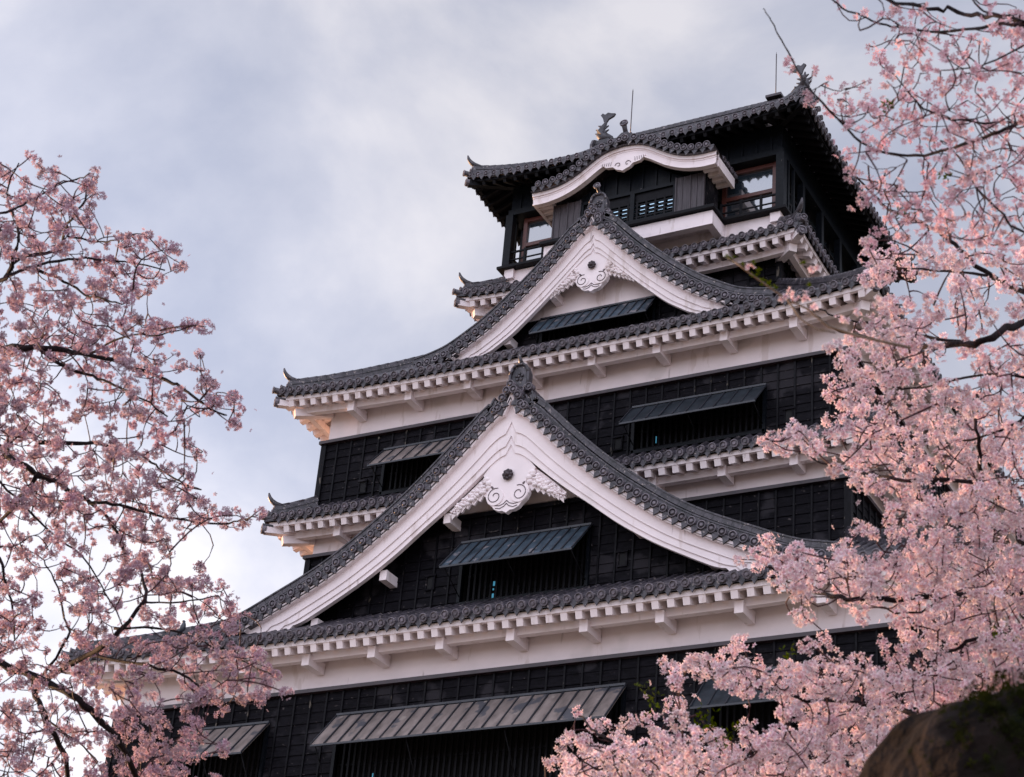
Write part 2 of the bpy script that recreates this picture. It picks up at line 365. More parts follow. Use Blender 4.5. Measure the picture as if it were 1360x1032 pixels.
def skirt(tag, SD, over, colm, tilem=None, brackets=None, brz=.72, beam=True, rafter_h=.26, sl=.36, horn=True, hipend=.10, inner_z=None, plate=.5):
    rf = MB()
    for k, S in SD.items(): tilefield(rf, S, simple=(k == 'back'))
    ro = rf.build('roof', M['tile'], keep)
    ev = MB()
    for k, S in SD.items(): eave(ev, S, over, beam=beam, rh=rafter_h, slope=sl)
    F, Rt = SD['front'], SD['right']
    # diagonal corner beams and their tile caps
    for sx, yy, sy in ((1, 'f', -1), (-1, 'f', -1), (1, 'b', 1), (-1, 'b', 1)):
        S = F if yy == 'f' else SD['back']
        c = np.array([sx*F.Uo, S.o[1], F.z(F.Uo, 0)]); d = np.array([sx, sy, 0])/math.sqrt(2.)
        a = c-d*(over*1.414+.1)+np.array([0, 0, -.62+sl*over*.8]); b = c-d*.05+np.array([0, 0, -.42])
        ev.bar(a, b, .26, .30)
        b2 = c-d*.75+np.array([0, 0, -.62]); ev.bar(a+np.array([0, 0, -.22]), b2+np.array([0, 0, -.1]), .30, .30)
        caps = MB(); caps.disc(b+d*.10, d, .17, .16, 12); caps.bar(b-d*.30+np.array([0, 0, .14]), b+d*.10+np.array([0, 0, .14]), .30, .07)
        for q in (0, 1):
            e0 = c-d*.6+np.array([0, 0, .03+.1*q]); e1 = c+d*(.16-.26*q)+np.array([0, 0, .06+.14*q])
            caps.tube([e0, e1], [.12, .125], 8); caps.disc(e1+d*.02, d, .135, .05)
        caps.build('corner_tiles', M['tile'], ro)
        nseg = 6 if F.D > 2 else 3
        pts = []
        for i in range(nseg+1):
            v = 1-(1-hipend)*i/nseg
            p = S.P(F.Uo-v*(F.Uo-F.Ui), v); p[0] = sx*abs(p[0]); pts.append(p)
        hm = MB(); hip(hm, pts, horn=horn, plate=plate)
        hm.build('hip_ridge', M['tile'], ro)
    ev.build('eave', [colm, M['soffit']], ro)
    if brackets:
        for S, xs in brackets:
            for x in xs:
                b = MB(); p0 = S.o+S.u*x+S.n*over; p1 = S.o+S.u*x+S.n*.54
                for p in (p0, p1): p[2] = S.ze-brz+.20
                b.bar(p0, p1, .27, .37); b.build('bracket', M['plaster'], ro)
    return ro

def spans(a, b, holes):
    out = [(a, b)]
    for h0, h1 in holes:
        nw = []
        for s0, s1 in out:
            if h1 <= s0 or h0 >= s1: nw.append((s0, s1))
            else:
                if h0 > s0: nw.append((s0, h0))
                if h1 < s1: nw.append((h1, s1))
        out = nw
    return [s for s in out if s[1]-s[0] > .02]
def boards(mbw, mbb, o, u, n, x0, x1, z0, z1, holes=(), lim=None, bh=.325, bp=.585, cornerposts=True):
    # lapped boards + battens on the plane through o; n = outward normal; holes=(xa,xb,za,zb); lim(z)->(xmin,xmax)
    o = np.array([o[0], o[1], 0.]); u = np.array(u+(0,), float) if len(u) == 2 else np.array(u, float); n = np.array([n[0], n[1], 0.])
    Z = lambda x, d, z: o+u*x+n*d+np.array([0, 0, z])
    z = z1
    while z > z0+.01:
        zb = max(z0, z-bh*random.uniform(.93, 1.07))
        zm = (z+zb)/2
        a, b = (x0, x1) if lim is None else lim(zm)
        a = max(a, x0); b = min(b, x1)
        if b > a:
            for s0, s1 in spans(a, b, [(h[0], h[1]) for h in holes if h[2] < zm < h[3]]):
                # split lengths of board
                x = s0
                while x < s1-1e-6:
                    xe = min(s1, x+random.uniform(2.5, 4.0))
                    if s1-xe < .5: xe = s1
                    t = random.uniform(-.006, .006)
                    vs = [Z(x, .012+t, z), Z(xe, .012+t, z), Z(xe, .045+t, zb), Z(x, .045+t, zb), Z(xe, .0, zb), Z(x, .0, zb)]
                    mbw.add(vs, [(0, 3, 2, 1), (3, 5, 4, 2)]); x = xe
        z = zb
    nb = int((x1-x0)/bp); stp = (x1-x0)/max(1, nb)
    for i in range(nb+1):
        x = x0+i*stp
        zs0, zs1 = z0, z1
        if lim is not None:
            zt = z1
            while zt > z0 and not (lim(zt)[0] <= x <= lim(zt)[1]): zt -= .1
            zs1 = zt
            if zs1 <= z0+.1: continue
        for s0, s1 in spans(zs0, zs1, [(h[2], h[3]) for h in holes if h[0]-.03 < x < h[1]+.03]):
            t = random.uniform(-.01, .01)
            mbb.cur = 1; mbb.obox(Z(x+t, .055, (s0+s1)/2), u*.030, n*.028, np.array([0, 0, (s1-s0)/2])); mbb.cur = 0
def window(parent, o, x0, x1, z0, z1, awn=None, n=(0, -1), u=(1, 0), bars=True, lit=None, depth=.7):
    o = np.array([o[0], o[1], 0.]); u = np.array([u[0], u[1], 0.]); n = np.array([n[0], n[1], 0.]); zz = np.array([0, 0, 1.])
    Z = lambda x, d, z: o+u*x+n*d+zz*z
    fr = MB()
    for (a, b, c, d) in ((x0-.09, x1+.09, z1-.02, z1+.10), (x0-.09, x1+.09, z0-.12, z0), (x0-.11, x0, z0-.1, z1), (x1, x1+.11, z0-.1, z1)):
        fr.obox(Z((a+b)/2, .03, (c+d)/2), u*(b-a)/2, n*.11, zz*(d-c)/2)
    wo = fr.build('window', M['teal'], parent)
    ca = MB()
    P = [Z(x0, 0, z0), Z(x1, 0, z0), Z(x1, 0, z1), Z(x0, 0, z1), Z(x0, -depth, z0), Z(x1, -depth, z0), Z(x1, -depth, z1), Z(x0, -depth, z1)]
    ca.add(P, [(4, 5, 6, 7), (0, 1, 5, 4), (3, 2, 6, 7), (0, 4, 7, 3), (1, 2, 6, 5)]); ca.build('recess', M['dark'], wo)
    if bars:
        b = MB(); nb = int((x1-x0)/.2)
        for i in range(1, nb):
            x = x0+(x1-x0)*i/nb; b.obox(Z(x, -.07, (z0+z1)/2), u*.035, n*.035, zz*(z1-z0)/2)
        b.obox(Z((x0+x1)/2, -.13, z0+.5*(z1-z0)), u*(x1-x0)/2, n*.02, zz*.03)
        b.build('lattice', M['black'], wo)
    if lit:
        for (a, b_, c, d) in lit: lb = MB(); lb.obox(Z((a+b_)/2, -.45, (c+d)/2), u*(b_-a)/2, n*.01, zz*(d-c)/2); lb.build('far_opening', M['lit'], wo)
    if awn:
        am, dz, dy, ns = awn
        a = MB(); s_ = a
        top = lambda x: Z(x, .10, z1+.06); bot = lambda x: Z(x, .10+dy, z1+.06-dz)
        nrm = np.cross(u, bot(0)-top(0)); nrm /= np.linalg.norm(nrm)
        if nrm[2] < 0: nrm = -nrm
        xa, xb = x0-.12, x1+.12
        for i in range(ns):
            xx0 = xa+(xb-xa)*i/ns; xx1 = xa+(xb-xa)*(i+1)/ns; t = random.uniform(-.006, .012)*nrm
            vs = [top(xx0)+t, top(xx1)+t, bot(xx1)+t, bot(xx0)+t]; a.add(vs+[v-nrm*.035 for v in vs], [(0, 3, 2, 1), (4, 5, 6, 7), (0, 1, 5, 4), (1, 2, 6, 5), (2, 3, 7, 6), (3, 0, 4, 7)])
        a.cur = 1
        for i in range(ns+1):
            x = xa+(xb-xa)*i/ns; s_.bar(top(x)+nrm*.025, bot(x)+nrm*.025, .035, .045, up=nrm)
        s_.bar(bot(xa)-nrm*.02, bot(xb)-nrm*.02, .06, .06); s_.bar(top(xa)+nrm*.03, top(xb)+nrm*.03, .08, .07)
        a.build('awning', [am, M['seam']], wo)
        for x in (xa+.1, (xa+xb)/2, xb-.1) if xb-xa < 6 else (xa+.1, xa+(xb-xa)/3, xa+2*(xb-xa)/3, xb-.1):
            rb = MB(); rb.tube([Z(x, .05, z0+.15), bot(x)-nrm*.05+(top(x)-bot(x))*.05], .018, 5); rb.build('prop_rod', M['black'], wo)
    return wo
def port(x, y, z):
    p = MB()
    p.box(x-.20, x+.20, y-.13, y-.03, z+.20, z+.27); p.box(x-.17, x-.12, y-.10, y-.02, z-.22, z+.2); p.box(x+.12, x+.17, y-.10, y-.02, z-.22, z+.2)
    p.box(x-.17, x+.17, y-.10, y-.02, z-.27, z-.22)
    o = p.build('gun_port', M['board'], keep); q = MB(); q.box(x-.12, x+.12, y-.06, y-.05, z-.22, z+.20); q.build('opening', M['dark'], o)

def storey(xh, yf, yb, z0, zt, zp, holes=(), bandin=.06):
    """boarded wall z0..zt, plaster band zt..zp; four faces"""
    wb, pl, cp = MB(), MB(), MB(); bt = wb
    hy = (yb-yf)/2; cy = (yb+yf)/2
    boards(wb, bt, (0, yf), (1, 0), (0, -1), -xh, xh, z0, zt, holes)
    boards(wb, bt, (xh, cy), (0, 1), (1, 0), -hy, hy, z0, zt)
    boards(wb, bt, (-xh, cy), (0, -1), (-1, 0), -hy, hy, z0, zt, bp=1.2)
    boards(wb, bt, (0, yb), (-1, 0), (0, 1), -xh, xh, z0, zt, bp=1.2)
    for sx in (-1, 1):
        for y in (yf, yb): wb.cur = 1; wb.box(sx*xh-.11, sx*xh+.11, y-.11, y+.11, z0, zt-.01)
    wo = wb.build('boarded_wall', [M['board'], M['batten']], keep)
    x = xh+.09
    for (a, b, c, d) in ((-x-.08, x+.08, yf-.20, yf-.01), (-x-.08, x+.08, yb+.01, yb+.20), (-x-.08, -x+.12, yf-.01, yb+.01), (x-.12, x+.08, yf-.01, yb+.01)):
        cp.box(a, b, c, d, zt-.03, zt+.09)
    cp.build('cap_rail', M['cap'], wo)
    b = bandin; pl.box(-xh+b, xh-b, yf+b, yb-b, zt+.02, zp)
    po = pl.build('plaster_band', M['plaster'], keep)
    return wo
def core(xh, yf, yb, z0, z1):
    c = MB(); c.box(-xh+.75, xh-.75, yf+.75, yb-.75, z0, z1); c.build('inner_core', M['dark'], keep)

AX, AY0, AY1 = 13.97, -3.97, 23.77
BX, BY0, BY1 = 10.0, 0.0, 19.8
TX, TY0, TY1 = 5.8, 4.68, 15.12
# storey walls -----------------------------------------------------------
hA = [(-5.02, 4.59, -15.3, -12.35), (-10.7, -7.8, -15.3, -12.35), (7.4, 10.3, -15.3, -12.35)]
wA = storey(AX, AY0, AY1, -17.6, -11.42, -9.6, hA)
hC = [(2.6, 7.15, -2.42, -.86), (-7.2, -2.6, -2.42, -.80)]
wB = storey(BX, BY0, BY1, -7.6, -4.60, -2.9)
wC = storey(BX, BY0, BY1, -3.0, -.02, 1.85, hC)
core(AX, AY0, AY1, -17.6, -9.7); core(BX, BY0, BY1, -7.6, 1.4); core(TX, TY0, TY1, 1.4, 8.6)
def dlow(xh, yf, yb, z0, z1):
    wb = MB(); bt = wb; hy = (yb-yf)/2; cy = (yb+yf)/2
    for (o, u, n, h) in (((0, yf), (1, 0), (0, -1), xh), ((xh, cy), (0, 1), (1, 0), hy), ((-xh, cy), (0, -1), (-1, 0), hy), ((0, yb), (-1, 0), (0, 1), xh)):
        boards(wb, bt, o, u, n, -h, h, z0, z1)
    for sx in (-1, 1):
        for y in (yf, yb): bt.cur = 1; bt.box(sx*xh-.11, sx*xh+.11, y-.11, y+.11, z0, z1)
    wo = wb.build('boarded_wall', [M['board'], M['batten']], keep)
dlow(TX, TY0, TY1, 5.2, 8.0)
# windows
window(keep, (0, AY0), -5.02, 4.59, -15.3, -12.35, (M['awn_brown'], 1.36, 1.22, 20), lit=[(-3.96, -3.88, -14.6, -14.05), (-3.66, -3.60, -14.7, -14.4)])
window(keep, (0, AY0), -10.7, -7.8, -15.3, -12.35, (M['awn_brown'], 1.36, 1.22, 6))
window(keep, (0, AY0), 7.4, 10.3, -15.3, -12.35, (M['awn_dark'], 1.36, 1.22, 6))
window(keep, (0, BY0), 2.6, 7.15, -2.42, -.86, (M['awn_dark'], 1.05, .95, 10), lit=[(3.13, 3.16, -2.3, -2.1), (3.13, 3.155, -1.95, -1.7)])
window(keep, (0, BY0), -7.2, -2.6, -2.42, -.80, (M['awn_brown'], 1.05, .95, 10), lit=[(-5.6, -5.5, -2.35, -2.1)])
for x, y, z in ((-8.08, 0, -2.06), (1.99, 0, -2.02), (8.04, 0, -2.04), (-1.6, 0, -2.05)): port(x, y, z)
# roofs ------------------------------------------------------------------
SA = sides(AX+1.45, AY0-1.45, AY1+1.45, BX, BY0, BY1, -10.05, 3.35, .33)
bx = [(i+.5)*2.42 for i in range(-6, 6)]
skirt('A', SA, 1.45, M['plaster'], brackets=[(SA['front'], bx[1:-1]), (SA['right'], bx[1:-1]), (SA['left'], bx[1:-1])], brz=.80, hipend=.05)
SB = sides(BX+1.28, BY0-1.28, BY1+1.28, BX, BY0, BY1, -3.5, .95, .12)
bb = [(i+.5)*2.42 for i in range(-4, 4)]
skirt('B', SB, 1.26, M['plaster'], brackets=[(SB['front'], bb), (SB['right'], bb), (SB['left'], bb)], brz=.72, hipend=.18)
SCd = sides(BX+1.45, BY0-1.45, BY1+1.45, TX, TY0, TY1, 1.38, 4.6, .33)
skirt('C', SCd, 1.45, M['plaster'], brackets=[(SCd['front'], bb), (SCd['right'], bb), (SCd['left'], bb)], brz=.70, hipend=.05)
SDd = sides(TX+1.35, TY0-1.35, TY1+1.35, TX, TY0, TY1, 7.62, 1.05, .22)
skirt('D', SDd, 1.33, M['plaster'], brackets=None, hipend=.16, sl=.30, plate=.42)
# top: hip-and-gable -----------------------------------------------------
XO, XG, RISE, Dt = TX+1.42, 4.9, 5.3, YC-(TY0-1.42)
CT = .25
ST = sides(XO, TY0-1.42, TY1+1.42, XG, YC-.01, YC+.01, 13.12, RISE, .36, CT)
v1 = (XO-XG)/Dt; side_rise = RISE*((1-CT)*v1+CT*v1*v1)
class TopSide(Side):
    def vmax(s, x): return 1. if abs(x) <= XG else max(0, (XO-abs(x))/(XO-XG)*v1)
for k in ('front', 'back'):
    S = ST[k]; ST[k] = TopSide(S.o[:2], S.u[:2], S.n[:2], XO, XG, Dt, 13.12, RISE, .36, CT)
for k in ('right', 'left'):
    S = ST[k]; ST[k] = Side(S.o[:2], S.u[:2], S.n[:2], S.Uo, S.Uo-(XO-XG), XO-XG, 13.12, side_rise, .36, .1)
def toproof():
    rf = MB()
    for k, S in ST.items():
        if k in ('right', 'left'): tilefield(rf, S); continue
        P = []
        for i in range(15):
            v = i/14; half = XO-(XO-XG)*min(1, v/v1) if v < v1 else XG
            P.append([S.P(-half+2*half*j/20, v, -.03) for j in range(21)])
        rf.grid(P, False)
        kk = int(XO/PITCH)
        for i in range(-kk, kk+1):
            x = i*PITCH; vm = S.vmax(x)
            if vm < .02: continue
            n = max(2, int(12*vm)); pts = [S.P(x, vm*j/n, .01) for j in range(n+1)]
            rf.tube(pts, .10, 6, half=True, cap=False)
            nn = -S.n+np.array([0, 0, -.2]); rf.disc(pts[0]+nn*.03, nn, .122, .07)
            if abs(x+PITCH/2) < XO-.15: lip(rf, S.P(x+PITCH/2, 0, -.085)-S.n*.02, S.u, -S.n, 1.15)
    ro = rf.build('roof', M['tile'], keep)
    ev = MB()
    for S in ST.values(): eave(ev, S, 1.42, beam=False, slope=.45, rw=.13, rh=.18, fasc=.12)
    for sx in (1, -1):
        for S in (ST['front'], ST['back']):
            sy = -S.n[1]; c = np.array([sx*XO, S.o[1], S.z(XO, 0)]); d = np.array([sx, sy, 0])/math.sqrt(2.)
            ev.bar(c-d*2.1+np.array([0, 0, .05]), c-d*.05+np.array([0, 0, -.38]), .24, .28)
            caps = MB(); caps.disc(c+d*.05+np.array([0, 0, -.36]), d, .16, .14)
            for q in (0, 1):
                e1 = c+d*(.16-.26*q)+np.array([0, 0, .06+.14*q]); caps.tube([c-d*.6+np.array([0, 0, .03+.1*q]), e1], .12, 8); caps.disc(e1+d*.02, d, .135, .05)
            caps.build('corner_tiles', M['tile'], ro)
            pts = []
            for i in range(6):
                t = 1-.93*i/5; x = XO-t*(XO-XG); p = S.P(x, t*v1); p[0] = sx*x; pts.append(p)
            hm = MB(); hip(hm, pts, plate=.5); hm.build('hip_ridge', M['tile'], ro)
            # descending ridge on the slope above the gable edge
            pts = []
            for i in range(6):
                v = .97-(.97-v1*1.15)*i/5; p = S.P(XG-.25, v); p[0] = sx*(XG-.25); pts.append(p)
            hm = MB(); hip(hm, pts, horn=False, plate=.5); hm.build('descending_ridge', M['tile'], ro)
    ev.build('eave', [M['black'], M['black']], ro)
    # gable ends facing east and west
    F = ST['front']
    for sx in (1, -1):
        gb = MB(); tl = MB()
        prev = None
        for i in range(17):
            t = i/16; v = v1+(1-v1)*t; z = F.z(0, v)-.12; yy = F.o[1]+Dt*v
            for s_ in (1, -1):
                y = yy if s_ == 1 else 2*YC-yy
                if prev is not None:
                    pz, py = prev; py = py if s_ == 1 else 2*YC-py
                    gb.add([(sx*(XG+.22), py, pz), (sx*(XG+.22), y, z), (sx*(XG+.22), y, z-.5), (sx*(XG+.22), py, pz-.5),
                            (sx*(XG+.12), py, pz), (sx*(XG+.12), y, z), (sx*(XG+.12), y, z-.5), (sx*(XG+.12), py, pz-.5)],
                           [(0, 1, 2, 3), (4, 5, 6, 7), (3, 2, 6, 7), (0, 1, 5, 4)])
                tl.disc((sx*(XG+.42), y, z+.14), (sx, 0, -.1), .122, .6)
                tl.tube([(sx*(XG-.1), y, z+.14), (sx*(XG+.40), y, z+.14)], .11, 8)
            prev = (z, yy)
        wl = MB(); vv = [F.z(0, v1+(1-v1)*i/8)-.3 for i in range(9)]; yy = [F.o[1]+Dt*(v1+(1-v1)*i/8) for i in range(9)]
        poly = [(sx*(XG-.2), y, z) for y, z in zip(yy, vv)]+[(sx*(XG-.2), 2*YC-y, z) for y, z in list(zip(yy, vv))[-2::-1]]
        wl.add(poly, [tuple(range(len(poly)))])
        go_ = tl.build('gable_verge', M['tile'], ro); gb.build('gable_bargeboard', M['plaster'], ro); wl.build('gable_wall', M['plaster'], ro)
    # main ridge
    rd = MB(); zr = 13.12+RISE
    for ww, z0, z1 in ((.52, -.05, .15), (.42, .15, .24), (.48, .24, .30), (.36, .30, .42)):
        rd.box(-XG, XG, YC-ww/2, YC+ww/2, zr+z0, zr+z1)
    for i in range(32):
        x = -XG+.15+i*(2*XG-.3)/32; rd.tube([(x, YC, zr+.46), (x+.3, YC, zr+.46)], [.13, .115], 8)
    for sx in (1, -1):
        for ss, th in ((1., .12), (.7, .18)):
            sh = [(-.42, -.25), (-.46, .2), (-.3, .55), (0, .72), (.3, .55), (.46, .2), (.42, -.25)]
            n = len(sh); vs = [(sx*(XG+.02), YC+a*ss, zr+b*ss) for a, b in sh]+[(sx*(XG+th), YC+a*ss, zr+b*ss) for a, b in sh]
            rd.add(vs, [tuple(range(n)), tuple(range(n, 2*n))[::-1]]+[(i, i+n, (i+1) % n+n, (i+1) % n) for i in range(n)])
        rd.disc((sx*(XG+.3), YC, zr+.05), (sx, 0, 0), .2, .2)
    rd.build('main_ridge', M['tile'], ro)
    return zr
ZR = toproof()
def shachi(sx):
    x0 = sx*(XG-.36); b = MB(); z0 = ZR+.42
    # pedestal, head biting the ridge, body arching up, forked tail spreading inwards
    b.box(x0-.32, x0+.32, YC-.22, YC+.22, z0-.08, z0+.10)
    pts = [(sx*-.34, .20), (sx*-.12, .30), (sx*.10, .36), (sx*.22, .52), (sx*.22, .72), (sx*.12, .92), (sx*.02, 1.10), (sx*-.02, 1.22)]
    b.tube([(x0+a, YC, z0+h) for a, h in pts], [.13, .21, .23, .20, .165, .12, .08, .05], 10, up=(0, 1, 0))
    b.box(x0-sx*.46-.02, x0-sx*.30+.02, YC-.11, YC+.11, z0+.12, z0+.20)
    def fin(pl, t=.035):
        n = len(pl); vs = [(x0+sx*a, YC-t, z0+h) for a, h in pl]+[(x0+sx*a, YC+t, z0+h) for a, h in pl]
        b.add(vs, [tuple(range(n)), tuple(range(n, 2*n))[::-1]]+[(i, i+n, (i+1) % n+n, (i+1) % n) for i in range(n)])
    fin([(-.02, 1.12), (-.14, 1.30), (-.38, 1.40), (-.46, 1.52), (-.26, 1.58), (-.10, 1.66), (.04, 1.58), (.16, 1.68), (.26, 1.60), (.14, 1.40), (.08, 1.18)], .05)
    for q, (a, h) in enumerate([(.40, .55), (.38, .75), (.28, .95)]): fin([(a-.10, h-.10), (a+.10, h+.12), (a-.14, h+.08)])
    for q, (a, h) in enumerate([(-.02, .62), (0, .84)]): fin([(a+.10, h-.10), (a-.16, h+.12), (a+.10, h+.08)])
    for s_ in (-1, 1):
        b.add([(x0+sx*.05, YC+s_*.18, z0+.35), (x0+sx*.20, YC+s_*.46, z0+.58), (x0+sx*.28, YC+s_*.20, z0+.50), (x0+sx*.15, YC+s_*.20, z0+.30)], [(0, 1, 2, 3)])
        b.sphere((x0-sx*.16, YC+s_*.17, z0+.40), .05, .05, .05, 6, 4)
    b.build('fish_finial', M['tiledark'], keep)
shachi(-1); shachi(1)
for x in (-3.3, 3.45):
    rb = MB(); rb.tube([(x, YC, ZR+.5), (x, YC, ZR+3.0)], .022, 6); rb.tube([(x, YC, ZR+2.2), (x, YC, ZR+3.1)], [.02, .008], 6)
    rb.box(x-.35, x+.35, YC-.3, YC+.3, ZR+.56, ZR+.68) if x > 0 else rb.box(x-.12, x+.12, YC-.12, YC+.12, ZR+.5, ZR+.62)
    rb.build('lightning_rod', M['rod'], keep)

# ---------------------------------------------------------------- gables
def gable(name, yF, yB, outer, inner, tile_out=.37, ridge=True, rows=True, mold=((-.13, .07, .27), (.07, .5, .09), (.5, .8, .045), (.8, 1., 0)), kudari=.42, ball=False, sideend=False, step=PITCH, ext=(), pup=.5):
    oc = smoothcurve(list(outer)+list(ext), 46); ic_ = inner
    G = MB()
    # arc-length resample of outer curve
    S = [0]
    for a, b in zip(oc, oc[1:]): S.append(S[-1]+math.hypot(b[0]-a[0], b[1]-a[1]))
    def atl(s):
        s = min(max(s, 0), S[-1]-1e-6)
        i = max(k for k in range(len(S)) if S[k] <= s); i = min(i, len(S)-2); t = (s-S[i])/(S[i+1]-S[i]+1e-9)
        a, b = oc[i], oc[i+1]; tx, tz = b[0]-a[0], b[1]-a[1]; l = math.hypot(tx, tz)
        return a[0]+(b[0]-a[0])*t, a[1]+(b[1]-a[1])*t, tx/l, tz/l
    yT = yF-tile_out
    # roof skin
    for sx in (1, -1):
        P = []
        for j in range(31):
            x, z, tx, tz = atl(S[-1]*j/30); P.append([(sx*(x-tz*.12), y, z+tx*.12) for y in (yT+.02, yT+1.2, (yT+yB)/2, yB)])
        G.grid(P, False)
        P = []
        for j in range(31):
            x, z, tx, tz = atl(S[-1]*j/30); P.append([(sx*x, y, z-.02) for y in (yT+.04, yB)])
        G.grid(P, False)
        n = int(S[-1]/step)
        for i in range(n+1):
            s = (i+.35)*step
            if s > S[-1]: break
            x, z, tx, tz = atl(s); nx, nz = -tz, tx
            c = np.array([sx*(x+nx*.25), yT, z+nz*.25])
            G.disc(c+np.array([0, -.02, 0]), (0, -1, random.uniform(-.14, .0)), .137*random.uniform(.96, 1.05), .08)
            G.tube([c, c+np.array([0, .62, 0])], .118, 8)
            x, z, tx, tz = atl(s+step/2); nx, nz = -tz, tx
            q = np.array([sx*(x+nx*.11), yT+.03, z+nz*.11]); uu = np.array([sx*tx, 0, tz]); nn = np.array([sx*nx, 0, nz])
            a = [(-.11, .08), (-.10, -.04), (-.05, -.11), (0, -.20), (.05, -.11), (.10, -.04), (.11, .08)]
            vs = [q+uu*aa*1.1+nn*h*1.0 for aa, h in a]; vs += [v+np.array([0, .06, 0]) for v in vs]; m = len(a)
            G.add(vs, [tuple(range(m)), tuple(range(m, 2*m))[::-1]]+[(k, k+m, k+1+m, k+1) for k in range(m-1)])
        if kudari:
            for (off, hh, rr) in ((kudari, .66, .18), (kudari+.02, .42, .19)):
                pts = []
                nn_ = int(S[-1]/.35)
                for i in range(nn_+1):
                    x, z, tx, tz = atl(S[-1]*(.015+.97*i/nn_)); pts.append(np.array([sx*(x-tz*hh), yT+off, z+tx*hh]))
                if rr < .16:
                    for a, b in zip(pts, pts[1:]): G.tube([a, b+(b-a)*.04], [rr, rr*.86], 9)
                else:
                    for a, b in zip(pts, pts[1:]): G.bar(a, b+(b-a)*.03, .36, .20)
                    for a, b in zip(pts, pts[1:]): G.bar(a+np.array([0, 0, .10]), b+(b-a)*.03+np.array([0, 0, .10]), .42, .05)
        if rows:
            y = yT+(kudari or .5)+.45
            while y < yB-.1:
                pts = []
                for j in range(16):
                    x, z, tx, tz = atl(S[-1]*j/15); pts.append((sx*(x-tz*.15), y, z+tx*.15))
                G.tube(pts, .10, 6, half=True, cap=False, up=(0, 0, 1) if sx > 0 else (0, 0, 1))
                if sideend:
                    x, z, tx, tz = atl(S[-1]); G.disc((sx*(x+.03), y, z+.07), (sx, 0, -.1), .12, .06)
                y += PITCH
    if ridge:
        zt = oc[0][1]; z0 = zt+.38
        for ww, a, b in ((.5, 0, .16), (.38, .16, .27), (.44, .27, .33), (.32, .33, .46)): G.box(-ww/2, ww/2, yT+.66, yB, z0+a, z0+b)
        n = int((yB-yT)/.3)
        for i in range(n):
            y = yT+.66+(yB-yT-.66)*i/n; G.tube([(0, y, z0+.50), (0, y+.32, z0+.50)], [.125, .11], 8)
    go_ = G.build(name, M['tile'], keep)
    if ridge:
        # ridge-end ornament plate
        O = MB(); zt = oc[0][1]; zb = zt+pup; yo = yT+.58
        O.box(-.24, .24, yo-.04, yo+.2, zt+.24, zb+.05)
        for a, h in ((-.13, .20), (.13, .20), (0, .42)): O.disc((a, yT-.05, zt+h), (0, -1, -.1), .135, .5); O.tube([(a, yT-.03, zt+h), (a, yo, zt+h+.04)], .12, 8)
        out_ = [(-.42, 0), (-.40, .55), (-.30, .80), (-.16, .90), (.16, .90), (.30, .80), (.40, .55), (.42, 0), (.30, -.12), (-.30, -.12)]
        O.poly([(a*.92, zb+h) for a, h in out_], yo-.06, yo+.16)
        inn = [(-.27, .12), (-.27, .52), (-.17, .70), (.17, .70), (.27, .52), (.27, .12)]
        rim = [(a*.92, h) for a, h in out_[:8]]
        for a, b in zip(rim, rim[1:]+rim[:1]):
            O.tube([(a[0]*.9, yo-.09, zb+a[1]*.96+.01), (b[0]*.9, yo-.09, zb+b[1]*.96+.01)], .055, 6)
        for k in range(5):   # flower-star crest
            t = PI/2+k*2*PI/5; c = (math.cos(t)*.115, zb+.42+math.sin(t)*.115)
            O.sphere((c[0], yo-.08, c[1]), .062, .04, .062, 8, 4)
        O.sphere((0, yo-.09, zb+.42), .05, .05, .05, 8, 4)
        for a in (-.36, .36): O.disc((a*1.15, yo-.14, zb-.03), (0, -1, -.1), .135, .25)
        O.disc((-.13, yo-.14, zb-.10), (0, -1, -.1), .12, .2); O.disc((.13, yo-.14, zb-.10), (0, -1, -.1), .12, .2)
        if ball:
            O.tube([(0, yo+.1, zb+.84), (0, yo-.10, zb+1.0), (0, yo-.28, zb+1.13)], [.08, .07, .08], 8); O.disc((0, yo-.30, zb+1.14), (0, -1, .3), .14, .08)
        else:
            O.tube([(0, yo+.2, zb+.85), (0, yo-.05, zb+1.0), (0, yo-.22, zb+1.2)], [.10, .08, .03], 8)
        O.build('ridge_end_tile', M['tile'], go_)
    # bargeboard with stepped mouldings
    B = MB(); NS = 44
    xo1 = outer[-1][0]; xi1 = inner[-1][0]
    ocs = smoothcurve(outer, NS); ics = smoothcurve(inner, NS)
    for sx in (1, -1):
        for (t0, t1, pr) in mold:
            P = []
            for i in range(NS+1):
                a = np.array(ocs[i]); b = np.array(ics[i]); p = a+(b-a)*t0; q = a+(b-a)*t1
                y0 = yF-pr; y1 = yF+.16
                P.append([(sx*p[0], y1, p[1]), (sx*p[0], y0, p[1]), (sx*q[0], y0, q[1]), (sx*q[0], y1, q[1]), (sx*p[0], y1, p[1])])
            B.grid(P, False)
            if pr > 0:   # rounded bead at the moulding edge
                B.tube([(sx*(a[0]+(b[0]-a[0])*t1), yF-pr+.01, a[1]+(b[1]-a[1])*t1) for a, b in zip(ocs, ics)], .012, 6)
    bo = B.build('bargeboard', M['plaster'], go_)
    return go_

